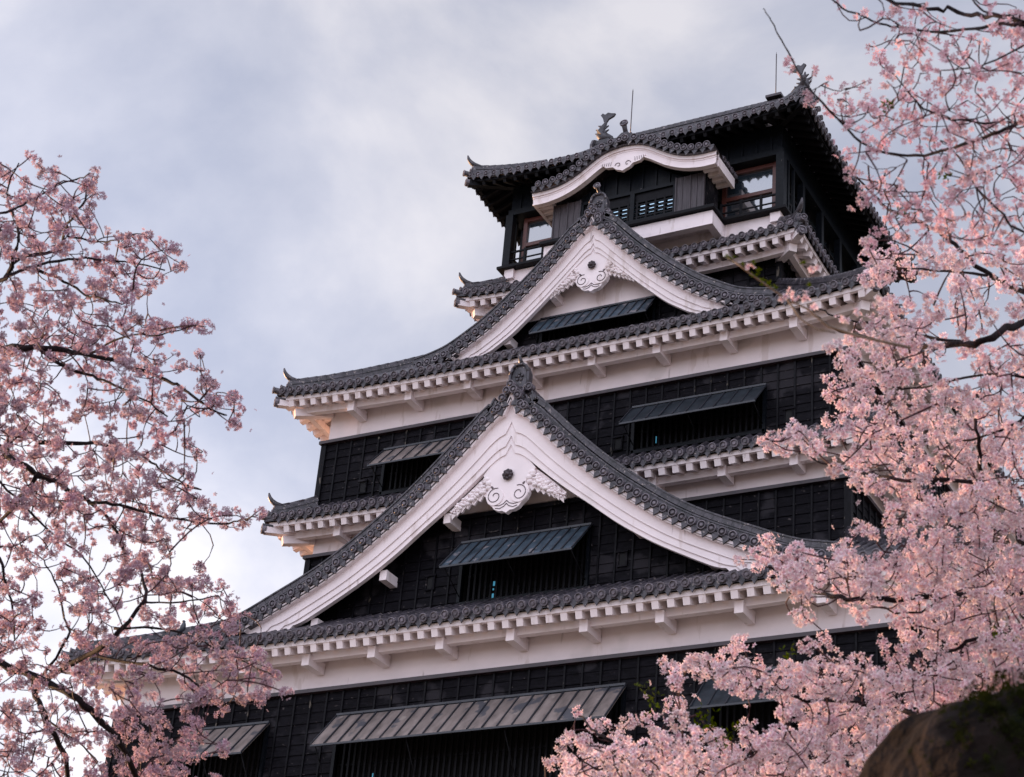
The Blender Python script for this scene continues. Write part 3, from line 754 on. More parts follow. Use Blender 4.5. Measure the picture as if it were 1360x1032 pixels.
g1o = [(0, -1.92), (.8, -2.86), (1.6, -3.75), (2.5, -4.62), (3.4, -5.46), (4.4, -6.22), (5.2, -6.82), (6.2, -7.47), (7.2, -7.98), (8.3, -8.46), (9.4, -9.0)]
g1i = [(0, -3.52), (1.26, -4.70), (2.2, -5.50), (3.0, -6.10), (3.9, -6.85), (5.2, -7.72), (6.5, -8.42), (7.75, -9.05)]
g2o = [(0, 8.0), (.6, 7.2), (1.3, 6.42), (2.15, 5.57), (3.1, 4.72), (4.03, 3.97), (5.5, 3.1)]
g2i = [(0, 6.85), (.75, 6.12), (1.9, 4.95), (3.03, 3.90), (4.2, 3.12)]
go1 = gable('front_gable', -3.73, -.02, g1o, g1i, ext=[(10.1, -9.18), (10.9, -9.38)], pup=.54)
go2 = gable('front_gable', .96, 3.9, g2o, g2i, ball=True, ext=[(6.3, 2.88), (7.0, 2.74)], pup=.46)

def pendant(par, yF, cz, s, apex):
    """gegyo: diamond-topped plate with two spirals, leaf wings, dark flower boss. cz = boss centre"""
    O = MB()
    Z = lambda x, z: (x*s, cz+z*s)
    body = [(-1.1, .16), (-.75, .60), (-.4, 1.0), (0, 1.5), (.4, 1.0), (.75, .60), (1.1, .16), (.72, -.34),
            (.86, -.56), (.90, -.80), (.80, -1.03), (.60, -1.20), (.50, -1.33), (.30, -1.42), (.16, -1.42), (0, -1.52), (-.16, -1.42), (-.30, -1.42), (-.50, -1.33), (-.60, -1.20),
            (-.80, -1.03), (-.90, -.80), (-.86, -.56), (-.70, -.36)]
    O.poly([Z(*p) for p in body], yF-.16, yF+.02)
    for sx in (1, -1):
        O.tube([(sx*.50*s, yF-.10, cz-.82*s), (sx*.50*s, yF-.19, cz-.82*s)], [.37*s, .35*s], 20, up=(0, 0, 1), smooth=False)
        # carved leaf wings hanging below the inner edge of the bargeboard
        rw = random.Random(5)
        for i in range(15):
            t = i/14; cx = (.92+1.42*t)*s; c2 = cz+(-.02-1.06*t)*s; r = (.26-.14*t)*s*rw.uniform(.8, 1.1)
            for q in range(3):
                ax = cx+rw.uniform(-.08, .08)*s; az = c2-q*.16*s*(1-.5*t)+rw.uniform(-.03, .03)*s
                O.sphere((sx*ax, yF-.08-rw.uniform(0, .05), az), r*rw.uniform(.45, .7), .075, r*rw.uniform(.3, .5), 8, 5)
            if i % 2: O.add([(sx*(cx-.09*s), yF-.10, c2-.25*s), (sx*(cx+.11*s), yF-.14, c2-.22*s), (sx*(cx+.10*s), yF-.08, c2-(.62-.2*t)*s), (sx*(cx+.0*s), yF-.02, c2-.3*s)], [(0, 1, 2), (0, 2, 3), (1, 3, 2)])
        edge = [(.9, .30), (1.35, -.06), (1.85, -.5), (2.4, -1.0)]; low_ = []
        for i in range(13):
            t = 1-i/12; low_.append((.82+1.5*t, -.50-.76*t-(.16 if i % 2 else 0)*(1-.4*t)))
        O.poly([Z(sx*a_, b_) for a_, b_ in edge+low_], yF-.06, yF+.02)
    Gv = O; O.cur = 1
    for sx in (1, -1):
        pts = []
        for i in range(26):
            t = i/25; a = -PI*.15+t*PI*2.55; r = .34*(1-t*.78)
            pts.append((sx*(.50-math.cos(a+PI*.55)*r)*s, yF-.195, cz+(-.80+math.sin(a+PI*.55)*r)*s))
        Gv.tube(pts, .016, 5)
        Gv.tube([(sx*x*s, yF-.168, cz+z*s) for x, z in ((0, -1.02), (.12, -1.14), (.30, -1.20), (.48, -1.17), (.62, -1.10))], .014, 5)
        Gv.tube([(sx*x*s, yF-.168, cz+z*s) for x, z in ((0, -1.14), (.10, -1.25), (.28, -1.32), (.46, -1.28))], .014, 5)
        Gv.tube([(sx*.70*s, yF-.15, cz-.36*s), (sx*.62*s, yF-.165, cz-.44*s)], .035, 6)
    O.build('pendant', [M['plaster'], M['groove_shade']], par)
    K = MB()
    for k in range(8):
        t = k*PI/4; K.sphere((math.cos(t)*.15*s, yF-.24, cz+math.sin(t)*.15*s), .085*s, .085*s, .085*s, 8, 6)
    K.sphere((0, yF-.26, cz), .12*s, .13*s, .12*s, 10, 6); K.tube([(0, yF-.1, cz), (0, yF-.3, cz)], [.17*s, .12*s], 10)
    K.build('boss', M['cap'], par)
pendant(go1, -3.53, -4.62, .86, -3.4)
pendant(go2, 1.16, 6.12, .72, 7.0)

def gablewall(par, y, outer, zb, zsplit, holes, stubs, yF):
    W = MB(); oc = smoothcurve(outer, 30); pts = [(x, z-.06) for x, z in oc if z > zb]
    poly = [(-x, z) for x, z in pts[::-1]]+[(x, z) for x, z in pts[1:]]
    up = [(x, z) for x, z in poly if z > zsplit]
    W.poly(up, y+.02, y+.1); W.build('upper_wall', M['plaster'], par)
    wb = MB(); bt = wb
    inv = lambda z: next((a[0]+(b[0]-a[0])*(z-a[1])/(b[1]-a[1]) for a, b in zip(oc, oc[1:]) if a[1] >= z >= b[1]), oc[-1][0])
    boards(wb, bt, (0, y), (1, 0), (0, -1), -oc[-1][0], oc[-1][0], zb, zsplit, holes, lim=lambda z: (-inv(z)+.1, inv(z)-.1))
    xx = inv(zsplit); bt.cur = 1; bt.box(-xx, xx, y-.14, y-.001, zsplit-.10, zsplit+.04)
    wo = wb.build('boarded_wall', [M['board'], M['batten']], par)
    for x, z in stubs:
        for sx in (1, -1): S = MB(); S.box(sx*x-.13, sx*x+.13, yF+.22, y+.05, z-.16+(.5 if sx > 0 else 0), z+.18+(.5 if sx > 0 else 0)); S.build('purlin_end', M['plaster'], par)
gablewall(go1, -2.8, g1o, -9.2, -5.42, [(-1.85, 2.55, -8.45, -6.45)], [(2.25, -5.72), (4.45, -7.42), (6.9, -8.80)], -3.73)
gablewall(go2, 1.75, g2o, 3.0, 4.62, [(-2.2, 2.2, 3.1, 4.60)], [(1.65, 5.35), (3.4, 3.75)], .96)
window(keep, (0, -2.8), -1.85, 2.55, -8.45, -6.45, (M['awn_blue'], 1.32, 1.22, 13), lit=[(-1.02, -.95, -8.3, -8.02), (-1.0, -.96, -7.9, -7.84), (-1.0, -.94, -7.75, -7.6), (-.66, -.62, -8.28, -8.1)])
window(keep, (0, 1.75), -2.2, 2.2, 3.1, 4.60, (M['awn_blue'], 1.0, .80, 13))
for x, z in ((3.78, -7.68), (-3.03, -7.59)): port(x, -2.8, z)
# end tile ornaments standing on the eaves at the foot of each gable: descending ridge on the east slope of the third roof
S = SCd['right']; hm = MB(); yy = .15-S.o[1]
hip(hm, [S.P(yy, v) for v in (.23, .17, .11, .05)], horn=False, plate=.62); hm.build('descending_ridge', M['tile'], keep)

# ---------------------------------------------------------------- lookout storey
def lookout():
    bs = MB(); bs.box(-TX+.04, TX-.04, TY0+.04, TY1-.04, 8.45, 9.36)
    for sx in (-1, 1):
        for y, s_ in ((TY0, -1), (TY1, 1)): bs.box(sx*(TX-.18)-.2, sx*(TX-.18)+.2, y-.12 if s_ < 0 else y-.3, y+.3 if s_ < 0 else y+.12, 8.95, 9.36)
    # white corbel under the bay
    for (a, b, c, d, e, f) in ((-3.54, 3.54, 3.55, 3.85, 8.72, 9.32), (-3.54, -3.24, 3.85, 4.7, 8.72, 9.32), (3.24, 3.54, 3.85, 4.7, 8.72, 9.32), (-3.3, 3.3, 3.85, 4.7, 9.18, 9.32)): bs.box(a, b, c, d, e, f)
    bo = bs.build('plaster_base', M['plaster'], keep)
    fl = MB(); fl.box(-TX-.30, TX+.30, TY0-.30, TY1+.30, 9.37, 9.48)
    fl.box(-3.66, 3.66, 3.36, TY0-.30, 9.35, 9.48); fl.build('deck', M['black'], keep)
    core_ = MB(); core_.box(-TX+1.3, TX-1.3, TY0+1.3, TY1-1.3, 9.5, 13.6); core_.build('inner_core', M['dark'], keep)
    # upper beam band
    ub = MB(); ub.box(-TX-.02, TX+.02, TY0-.02, TY1+.02, 12.22, 13.45)
    ub.box(-TX-.10, TX+.10, TY0-.10, TY1+.10, 12.0, 12.25)
    for i in range(-9, 10): ub.box(i*.6-.04, i*.6+.04, TY0-.08, TY0-.02, 12.25, 12.9)
    ub.build('upper_beam', M['teal'], keep)
    for sx in (-1, 1):
        for y in (TY0, TY1):
            p = MB(); p.box(sx*TX-.16, sx*TX+.16, y-.16, y+.16, 9.5, 12.0); p.build('corner_post', M['teal'], keep)
    for sx in (1, -1):
        for y in (TY0+2.1, TY0+4.2, TY0+6.3, TY0+8.4): 
            p = MB(); p.box(sx*TX-.12, sx*TX+.12, y-.12, y+.12, 9.5, 12.0); p.build('side_post', M['teal'], keep)
        for y in (TY0+.55, TY0+1.1):
            p = MB(); p.box(sx*(TX+.05)-.05, sx*(TX+.05)+.05, y-.06, y+.06, 9.5, 12.0); p.build('side_post', M['teal'], keep)
    # glazed windows, front
    for x0, x1 in ((-5.35, -3.3), (3.3, 5.45)):
        fr = MB(); y = TY0+.38
        for xx in (x0+.05, x1-.05): fr.box(xx-.08, xx+.08, y-.06, y+.06, 9.5, 12.0)
        for zz in (9.62, 10.72, 11.9): fr.box(x0+.12, x1-.12, y-.055, y+.055, zz-.08, zz+.08)
        wo = fr.build('window', M['redwood'], keep)
        gl = MB(); gl.add([(x0, y+.02, 9.5), (x1, y+.02, 9.5), (x1, y+.06, 12), (x0, y+.06, 12)], [(0, 1, 2, 3)]); gl.build('pane', M['glass'], wo)
    for sx in (1, -1):
        gl = MB(); gl.box(sx*(TX-.5)-.02, sx*(TX-.5)+.02, TY0+.4, TY1-.4, 9.5, 12); gl.build('side_glazing', M['glass'], keep)
        k = MB()
        for i in range(9): yy = TY0+.4+i*(TY1-TY0-.8)/8; k.box(sx*(TX-.45)-.05, sx*(TX-.45)+.05, yy-.05, yy+.05, 9.5, 12)
        for zz in (10.7, 11.6): k.box(sx*(TX-.45)-.04, sx*(TX-.45)+.04, TY0+.4, TY1-.4, zz-.04, zz+.04)
        k.build('side_frame', M['black'], keep)
    # railing
    def rail(a, b):
        rl = MB()
        a = np.array(a, float); b = np.array(b, float); Lr = np.linalg.norm(b-a)
        for z, t in ((9.62, .05), (9.86, .05), (10.22, .07)): rl.bar(a+[0, 0, z], b+[0, 0, z], t, t)
        n = int(Lr/1.0)+1
        for i in range(n+1): p = a+(b-a)*i/n; rl.box(p[0]-.045, p[0]+.045, p[1]-.045, p[1]+.045, 9.5, 10.3)
        rl.build('railing', M['black'], keep)
    x, y0, y1 = TX+.02, TY0-.02, TY1+.02
    rail((-x, y0, 0), (-3.4, y0, 0)); rail((3.4, y0, 0), (x, y0, 0)); rail((x, y0, 0), (x, y1, 0)); rail((-x, y0, 0), (-x, y1, 0)); rail((-x, y1, 0), (x, y1, 0))
    # bay
    yb = 3.5
    for x0, x1 in ((-3.2, -2.0), (2.0, 3.2)):
        p = MB()
        for i in range(4):
            a = x0+(x1-x0)*i/4; p.box(a+.008, a+(x1-x0)/4-.008, yb-random.uniform(.0, .02), yb+.08, 9.5, 11.1)
        for a in (x0, x0+(x1-x0)*.5, x1-.05): p.box(a, a+.05, yb-.05, yb-.005, 9.5, 11.1)
        po = p.build('bay_panel', M['panel'], keep)
    for sx in (-1, 1):
        sp = MB()
        for i in range(4): sp.box(sx*3.2-.04, sx*3.2+.04, yb+.09+i*.28, yb+.36+i*.28, 9.5, 11.2)
        sp.build('bay_side', M['board'], keep)
    bm = MB()
    pts = [(x, interp(KI, abs(x))+.05) for x in [(-3.2+6.4*i/32) for i in range(33)]]
    bm.poly([(-3.2, 11.0)]+pts+[(3.2, 11.0)], yb+.12, yb+.2)
    bm.box(-2.0, 2.0, yb+.02, yb+.18, 10.86, 11.0)
    for i in range(-5, 6): x = i*.56; bm.box(x-.035, x+.035, yb+.06, yb+.12, 11.0, interp(KI, abs(x))+.02)
    bm.box(-2.0, 2.0, yb-.06, yb+.1, 9.5, 9.58)
    bm.box(.1, .28, yb, yb+.14, 9.58, 10.86); bm.box(-2.0, -1.9, yb, yb+.14, 9.58, 10.86); bm.box(1.9, 2.0, yb, yb+.14, 9.58, 10.86)
    bm.build('bay_beam', M['teal'], keep)
    # lattice with glass behind
    gl = MB(); yg = yb+.14; gl.add([(-1.9, yg, 9.5), (1.9, yg, 9.5), (1.9, yg+.05, 10.45), (-1.9, yg+.05, 10.45)], [(0, 1, 2, 3)])
    bw = MB(); bw.box(-1.9, 1.9, yg-.03, yg+.03, 10.45, 10.9)
    for z in (9.62, 9.78, 9.96, 10.14, 10.32, 10.46): bw.box(-1.9, 1.9, yg-.06, yg-.02, z-.03, z+.03)
    for i in range(11): x = -1.9+i*.38; bw.box(x-.035, x+.035, yg-.07, yg-.02, 9.5, 10.5)
    wo = bw.build('bay_window', M['black'], keep); gl.build('pane', M['skyglass'], wo)
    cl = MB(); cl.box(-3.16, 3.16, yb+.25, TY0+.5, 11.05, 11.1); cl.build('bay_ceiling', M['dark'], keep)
def skyglass():
    m = bpy.data.materials.new('reflecting glass'); m.use_nodes = True; b = m.node_tree.nodes['Principled BSDF']
    b.inputs['Base Color'].default_value = (.35, .5, .6, 1); b.inputs['Roughness'].default_value = .08; b.inputs['Metallic'].default_value = 1
    return m
M['skyglass'] = skyglass()
KO = [(0, 12.74), (.5, 12.70), (.95, 12.56), (1.4, 12.26), (1.8, 11.97), (2.3, 11.70), (2.8, 11.55), (3.3, 11.50), (3.9, 11.52)]
KI = [(0, 12.20), (.5, 12.16), (.9, 12.04), (1.3, 11.76), (1.68, 11.48), (2.1, 11.25), (2.6, 11.05), (3.3, 10.93), (3.85, 10.95)]
lookout()
go3 = gable('curved_gable', 3.0, 5.2, KO, KI, ridge=False, kudari=0, tile_out=.30, sideend=True, mold=((0, .3, .10), (.3, .42, .05), (.42, .9, .03), (.9, 1., .08)), step=.34)
# underside of curved gable at its two ends + ridge ornament
for sx in (1, -1):
    ud = MB(); ud.box(sx*3.82-.06, sx*3.82+.06, 3.17, 4.75, 10.98, 11.42)
    for i in range(4): y = 3.3+i*.38; ud.box(min(sx*3.2, sx*3.76), max(sx*3.2, sx*3.76), y, y+.16, 11.0, 11.18)
    ud.box(min(sx*3.2, sx*3.78), max(sx*3.2, sx*3.78), 3.17, 4.75, 11.18, 11.26)
    ud.build('eave_return', M['plaster'], go3)
pe = MB()
pe.poly([(-.95, 12.10), (-.7, 11.90), (-.42, 11.86), (-.28, 11.72), (-.12, 11.66), (0, 11.60), (.12, 11.66), (.28, 11.72), (.42, 11.86), (.7, 11.90), (.95, 12.10), (.5, 12.22), (0, 12.26), (-.5, 12.22)], 2.90, 3.05)
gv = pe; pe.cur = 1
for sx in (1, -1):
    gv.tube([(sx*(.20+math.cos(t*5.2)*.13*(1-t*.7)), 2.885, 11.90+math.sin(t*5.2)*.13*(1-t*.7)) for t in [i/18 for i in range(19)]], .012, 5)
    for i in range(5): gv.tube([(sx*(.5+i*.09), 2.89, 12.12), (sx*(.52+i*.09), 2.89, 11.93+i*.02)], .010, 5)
pe.build('pendant', [M['plaster'], M['groove_shade']], go3)
on = MB(); oy = 2.95; oz = 12.85
on.poly([(-.42, oz), (-.44, oz+.16), (-.28, oz+.40), (-.12, oz+.54), (.12, oz+.54), (.28, oz+.40), (.44, oz+.16), (.42, oz)], oy-.1, oy+.25)
on.disc((0, oy-.12, oz+.25), (0, -1, 0), .2, .05); on.disc((-.42, oy-.12, oz+.08), (0, -1, 0), .12, .2); on.disc((.42, oy-.12, oz+.08), (0, -1, 0), .12, .2)
on.tube([(0, oy+.1, oz+.5), (0, oy-.05, oz+.7), (0, oy-.2, oz+.92)], [.11, .10, .12], 8); on.disc((0, oy-.22, oz+.93), (0, -1, .3), .17, .08)
on.box(-.2, .2, oy+.25, 5.0, oz-.05, oz+.25)
on.build('ridge_end_tile', M['tiledark'], go3)

# ---------------------------------------------------------------- stone base under the keep
sb = MB()
def ring(h, z): return [(-AX-h+.2, AY0-h+.2, z), (AX+h-.2, AY0-h+.2, z), (AX+h-.2, AY1+h-.2, z), (-AX-h+.2, AY1+h-.2, z)]
lv = [(0, -17.6), (.5, -20), (1.6, -24), (3.4, -28.5), (6.0, GROUND)]
vs = [p for h, z in lv for p in ring(h, z)]; sb.add(vs, [(i*4+j, i*4+(j+1) % 4, (i+1)*4+(j+1) % 4, (i+1)*4+j) for i in range(4) for j in range(4)]+[(0, 1, 2, 3)])
sbo = sb.build('stone_base', M['stone'], keep)

# ---------------------------------------------------------------- bird on the lowest roof
def bird():
    b = empty('bird', 'small dark bird perched on the ridge of the lowest castle roof behind the left blossoms', 'bird')
    c = np.array([-11.6, -4.35, -8.92])
    m = MB(); m.tube([c+np.array(v) for v in ((-.02, 0, .05), (.0, 0, .12), (.03, 0, .22), (.045, 0, .31), (.04, 0, .38), (.035, 0, .43))], [.03, .085, .10, .075, .052, .03], 10, up=(0, 1, 0))
    m.sphere(c+np.array([.02, 0, .42]), .058, .05, .052)
    m.add([c+np.array(v) for v in ((-.03, .04, .13), (-.03, -.04, .13), (-.16, -.03, -.06), (-.16, .03, -.06))], [(0, 1, 2, 3)])
    body = m.build('body', M['feather'], b)
    m = MB(); m.tube([c+np.array([.06, 0, .42]), c+np.array([.12, 0, .41])], [.015, .003], 6); m.build('beak', M['black'], b)
    for s_ in (-1, 1):
        m = MB(); m.tube([c+np.array([.01, s_*.03, .08]), c+np.array([.015, s_*.03, -.08])], .008, 5); m.build('leg', M['black'], b)
bird()

# ---------------------------------------------------------------- cherry trees
def petals(name, centers, axes, rad, m, parent, npet=5, cup=.28):
    """open flowers as five folded petals each, all in one mesh"""
    n = len(centers); C = np.asarray(centers); A = np.asarray(axes); A = A/np.linalg.norm(A, axis=1)[:, None]
    rnd = RNG.normal(size=(n, 3)); U = np.cross(A, rnd); U /= np.linalg.norm(U, axis=1)[:, None]; V = np.cross(A, U)
    rad = np.broadcast_to(rad, (n,))
    V_all = []; T = []
    for k in range(npet):
        th = 2*PI*k/npet
        def pos(rr, dth, h):
            a = th+dth; return C+(rad*rr)[:, None]*(math.cos(a)*U+math.sin(a)*V)+(rad*h)[:, None]*A
        j = RNG.uniform(-.12, .12, n)
        pts = [pos(np.full(n, .06), 0, 0), pos(.62+j*.3, -.52, cup*.75), pos(1.0+j*.2, -.17, cup*1.15+j), pos(1.0+j*.2, .17, cup*1.15+j), pos(.62+j*.3, .52, cup*.75), pos(.58+j*.2, 0, cup*.38)]
        V_all += pts; T += [0, .75, 1, 1, .75, .62]
    Vt = np.stack(V_all, 1).reshape(-1, 3); per = npet*6
    base = np.array([[k*6+a for a in q] for k in range(npet) for q in ((0, 1, 2, 5), (0, 5, 3, 4), (5, 2, 3, 3))])
    quads = base[[i for i in range(len(base)) if i % 3 != 2]]; tris = base[[i for i in range(len(base)) if i % 3 == 2]][:, :3]
    off = (np.arange(n)*per)[:, None, None]
    q = (quads[None]+off).reshape(-1); t = (tris[None]+off).reshape(-1)
    nq, ntr = len(q)//4, len(t)//3
    me = bpy.data.meshes.new(name); me.vertices.add(len(Vt)); me.vertices.foreach_set('co', Vt.astype(np.float32).ravel())
    me.loops.add(len(q)+len(t)); me.loops.foreach_set('vertex_index', np.concatenate([q, t]).astype(np.int32))
    me.polygons.add(nq+ntr); st = np.concatenate([np.arange(nq)*4, nq*4+np.arange(ntr)*3]).astype(np.int32)
    me.polygons.foreach_set('loop_start', st); me.polygons.foreach_set('loop_total', np.concatenate([np.full(nq, 4), np.full(ntr, 3)]).astype(np.int32))
    at_ = me.attributes.new('petal', 'FLOAT', 'POINT'); at_.data.foreach_set('value', np.tile(np.array(T, np.float32), n))
    me.materials.append(m); me.update(calc_edges=True); me.validate()
    o = bpy.data.objects.new(name, me); COL.objects.link(o); o.parent = parent
    return o

def grid_points(rows, x0, y0, cell, ball, dmin, dmax, gain=1.0, bias=None):
    out = []
    for r, row in enumerate(rows):
        for c, ch in enumerate(row):
            if ch in ' .0': continue
            cov = min(.95, int(ch)/9*1.02); dm = (dmin+dmax)/2
            area = PI*(ball*FPX/dm)**2; n = -math.log(1-cov)*cell*cell/area*gain
            k = int(n)+(random.random() < n-int(n))
            for _ in range(k):
                px = x0+(c+random.random())*cell; py = y0+(r+random.random())*cell
                d = random.uniform(dmin, dmax)
                if bias: d += bias(px, py)
                out.append(at(px, py, d))
    return out
def tree(label, trunk, limbs, pts, ball, nfl, frad, pm, dist, leaves=(), twr=.0035, seed=3, split=.5):
    rnd = random.Random(seed); rg = np.random.default_rng(seed)
    t = empty('cherry_tree', label, 'cherry tree')
    tk = MB(); tpts = [np.array(p) for p, _ in trunk]; tk.tube(tpts, [r for _, r in trunk], 12)
    tk.build('trunk', M['bark'], t)
    nodes = []
    br = MB()
    for L_ in limbs:
        P = []
        off = rnd.uniform(-.5, .5); n = len(L_['p']); d0 = L_.get('d', dist)
        raw = [at(x, y, d0+off*.6+.5*math.sin(i*1.1+off*9)) for i, (x, y) in enumerate(L_['p'])]
        if L_.get('root'): # lead back to the trunk
            a = raw[0]; j = min(range(len(tpts)), key=lambda k: np.linalg.norm(tpts[k]+np.array([0, 0, .8])-a)); b = tpts[j]
            raw = [b, b+(a-b)*.35+np.array([0, 0, .18]), b+(a-b)*.7+np.array([0, 0, .12])]+raw
        r0, r1 = L_['r']; pxm = d0/FPX
        # Catmull-Rom
        for i in range(len(raw)-1):
            p0, p1, p2, p3 = raw[max(0, i-1)], raw[i], raw[i+1], raw[min(len(raw)-1, i+2)]
            for k in range(4):
                s = k/4; P.append(.5*((2*p1)+(-p0+p2)*s+(2*p0-5*p1+4*p2-p3)*s*s+(-p0+3*p1-3*p2+p3)*s**3))
        P.append(raw[-1]); m = len(P)
        P = [p+rg.normal(size=3)*min(.006, r1*pxm*1.2) for p in P]
        rr = [(r0+(r1-r0)*i/(m-1))*pxm*(1+.10*math.sin(i*2.3)) for i in range(m)]
        br.tube(P, rr, 7); nodes += P
    N_ = np.array(nodes); pts = np.array(pts)
    dmin = np.array([np.min(np.linalg.norm(N_-p, axis=1)) for p in pts]); order = np.argsort(dmin)
    buf = np.zeros((len(N_)+len(pts)*7, 3)); buf[:len(N_)] = N_; cnt = len(N_)
    tw = br; br.cur = 1
    for i in order:
        p = pts[i]; dd = np.linalg.norm(buf[:cnt]-p, axis=1); j = int(np.argmin(dd)); a = buf[j]; Ld = dd[j]
        if Ld < .03: continue
        k = 2 if Ld < .12 else (3 if Ld < .35 else 5)
        side = rg.normal(size=3)*Ld*.13; path = [a]
        for q in range(1, k+1): s = q/(k+1); path.append(a+(p-a)*s+side*math.sin(PI*s)+np.array([0, 0, -.06*Ld*math.sin(PI*s)]))
        path.append(p); r = twr*(1+min(2.2, Ld*2.0)); tw.tube(path, [r*(1-.55*q/len(path)) for q in range(len(path))], 4, cap=False)
        for q in path[1:]: buf[cnt] = q; cnt += 1
    br.build('branches', [M['bark'], M['twig']], t)
    # blossoms: balls of flowers round each node, sometimes doubled up along the twig
    C, A, Rr = [], [], []
    for p in pts:
        big = rnd.uniform(.6, 1.22); n = max(2, int(nfl*big*big*rnd.uniform(.8, 1.2)))
        D = rg.normal(size=(n, 3)); D /= np.linalg.norm(D, axis=1)[:, None]
        el = np.array([rnd.uniform(.8, 1.25), rnd.uniform(.8, 1.25), rnd.uniform(.75, 1.1)])
        rr = ball*big*rg.uniform(.55, 1.0, n)
        C.append(p+D*rr[:, None]*el); A.append(D+rg.normal(size=(n, 3))*.35); Rr.append(frad*rg.uniform(.8, 1.15, n))
        if rnd.random() < split:   # loose single flower near the ball
            C.append((p+rg.normal(size=3)*ball*1.3)[None]); A.append(rg.normal(size=(1, 3))); Rr.append(np.array([frad*.9]))
    C = np.concatenate(C); A = np.concatenate(A); Rr = np.concatenate(Rr)
    co = petals('blossoms', C, A, Rr, pm, t); co['kind'] = 'stuff'
    if len(leaves):
        Cl, Al = [], []
        for p, n, sp in leaves:
            for _ in range(n): Cl.append(p+rg.normal(size=3)*sp); Al.append(rg.normal(size=3)+np.array([0, 0, .5]))
        lo = petals('young_leaves', np.array(Cl), np.array(Al), np.full(len(Cl), frad*1.1), M['leaf'], t, npet=2, cup=.8); lo['kind'] = 'stuff'
    return t

GL = ["04", "546171", "673561", "57666100", "6766636510", "66656554410", "444555664410", "4466566620", "5364556300", "66666567854",
      "77777766331", "75456566554", "76513665536 4".replace(" ", ""), "7763565456366", "7765343554014", "7644355354", "77545655434", "56755556643", "88876665 6530".replace(" ", ""), "54556656546664",
      "2436537763", "3544226740", "43165266743", "6415653576662"[:13], "6502664435656", "653244233 4545".replace(" ", ""), "65346646664665", "443465355663555", "344566333266554 2".replace(" ", ""),
      "555555666345220"[:14], "64354366654100"[:12], "643343567554", "554344467652", "665545567762", "776665667652"]
ptsL = grid_points(GL, 0, 200, 25, .040, 11.3, 14.6, .98)
ptsL += grid_points(["5656"]*34, -100, 210, 25, .040, 11.3, 14.6, .9)
P3 = lambda px, py, d: tuple(at(px, py, d))
def trunkpath(px, py, d, rs, ground=True):
    a = at(px, py, d); P = []
    zs = np.linspace(GROUND-.3, a[2], 9)
    for i, z in enumerate(zs): P.append(((a[0]+.12*math.sin(i*1.3), a[1]+.12*math.cos(i*.9), z), rs[0]+(rs[1]-rs[0])*i/8))
    return P
limL = [dict(p=[(-60, 835), (0, 880), (60, 905), (105, 930), (135, 957), (168, 999), (190, 1060)], r=(6.5, 3.6), root=1),
        dict(p=[(60, 903), (114, 871), (144, 852), (192, 800), (190, 770), (186, 745)], r=(4, 1.6)),
        dict(p=[(40, 895), (48, 925), (62, 955), (84, 1005), (95, 1060)], r=(4, 3.2)),
        dict(p=[(58, 897), (90, 846), (87, 822), (72, 771), (57, 744)], r=(2, .9)),
        dict(p=[(118, 871), (168, 878), (210, 888), (246, 897), (270, 918), (305, 935)], r=(2.6, 1)),
        dict(p=[(150, 836), (210, 834), (255, 846), (285, 861), (330, 882), (360, 895)], r=(1.7, .8)),
        dict(p=[(-70, 480), (0, 464), (33, 462), (87, 466), (116, 472), (162, 482), (219, 503), (252, 522), (278, 543), (302, 552)], r=(6, 1.1), root=1),
        dict(p=[(54, 466), (85, 486), (123, 500), (154, 512), (190, 530), (221, 551)], r=(2.6, 1)),
        dict(p=[(51, 588), (103, 589), (144, 593), (180, 602), (206, 617), (232, 635), (268, 651)], r=(3, .9)),
        dict(p=[(-70, 560), (0, 594), (13, 607), (51, 630), (80, 643), (113, 664), (144, 690), (162, 729), (170, 760)], r=(6, 1.6), root=1),
        dict(p=[(120, 668), (150, 669), (190, 679), (232, 688), (296, 695), (322, 690), (343, 683)], r=(2.4, .9)),
        dict(p=[(-70, 420), (0, 374), (15, 365), (64, 349), (116, 344), (165, 348), (219, 357)], r=(4, .9), root=1),
        dict(p=[(8, 368), (24, 344), (72, 334), (87, 311), (93, 293), (111, 267), (118, 241)], r=(3, 1)),
        dict(p=[(12, 362), (24, 319), (23, 293), (8, 262), (24, 215)], r=(2.4, .8)),
        dict(p=[(46, 357), (85, 373), (113, 391), (141, 398), (165, 404)], r=(2.2, .9)),
        dict(p=[(87, 313), (129, 322), (152, 318), (177, 312)], r=(1.5, .8)),
        dict(p=[(116, 472), (165, 447), (211, 445), (260, 432)], r=(1.6, .8)),
        dict(p=[(-60, 300), (0, 284), (30, 272), (70, 249), (100, 238), (118, 232)], r=(2.5, .8), root=1),
        dict(p=[(51, 630), (30, 660), (-5, 700)], r=(3, 2)), dict(p=[(0, 740), (15, 800), (20, 850)], r=(2, 1)),
        dict(p=[(60, 955), (100, 985), (130, 1010)], r=(1.6, .9)), dict(p=[(192, 800), (240, 800), (290, 790)], r=(1.4, .8)),
        dict(p=[(0, 640), (60, 700), (110, 740), (140, 790)], r=(1.6, .9))]
treeL = tree('cherry tree in pale blossom shaded mauve on the left, its trunk out of frame', trunkpath(-260, 560, 13, (.26, .12)), limL, ptsL, .045, 25, .0170, M['petalL'], 12.9, seed=5)

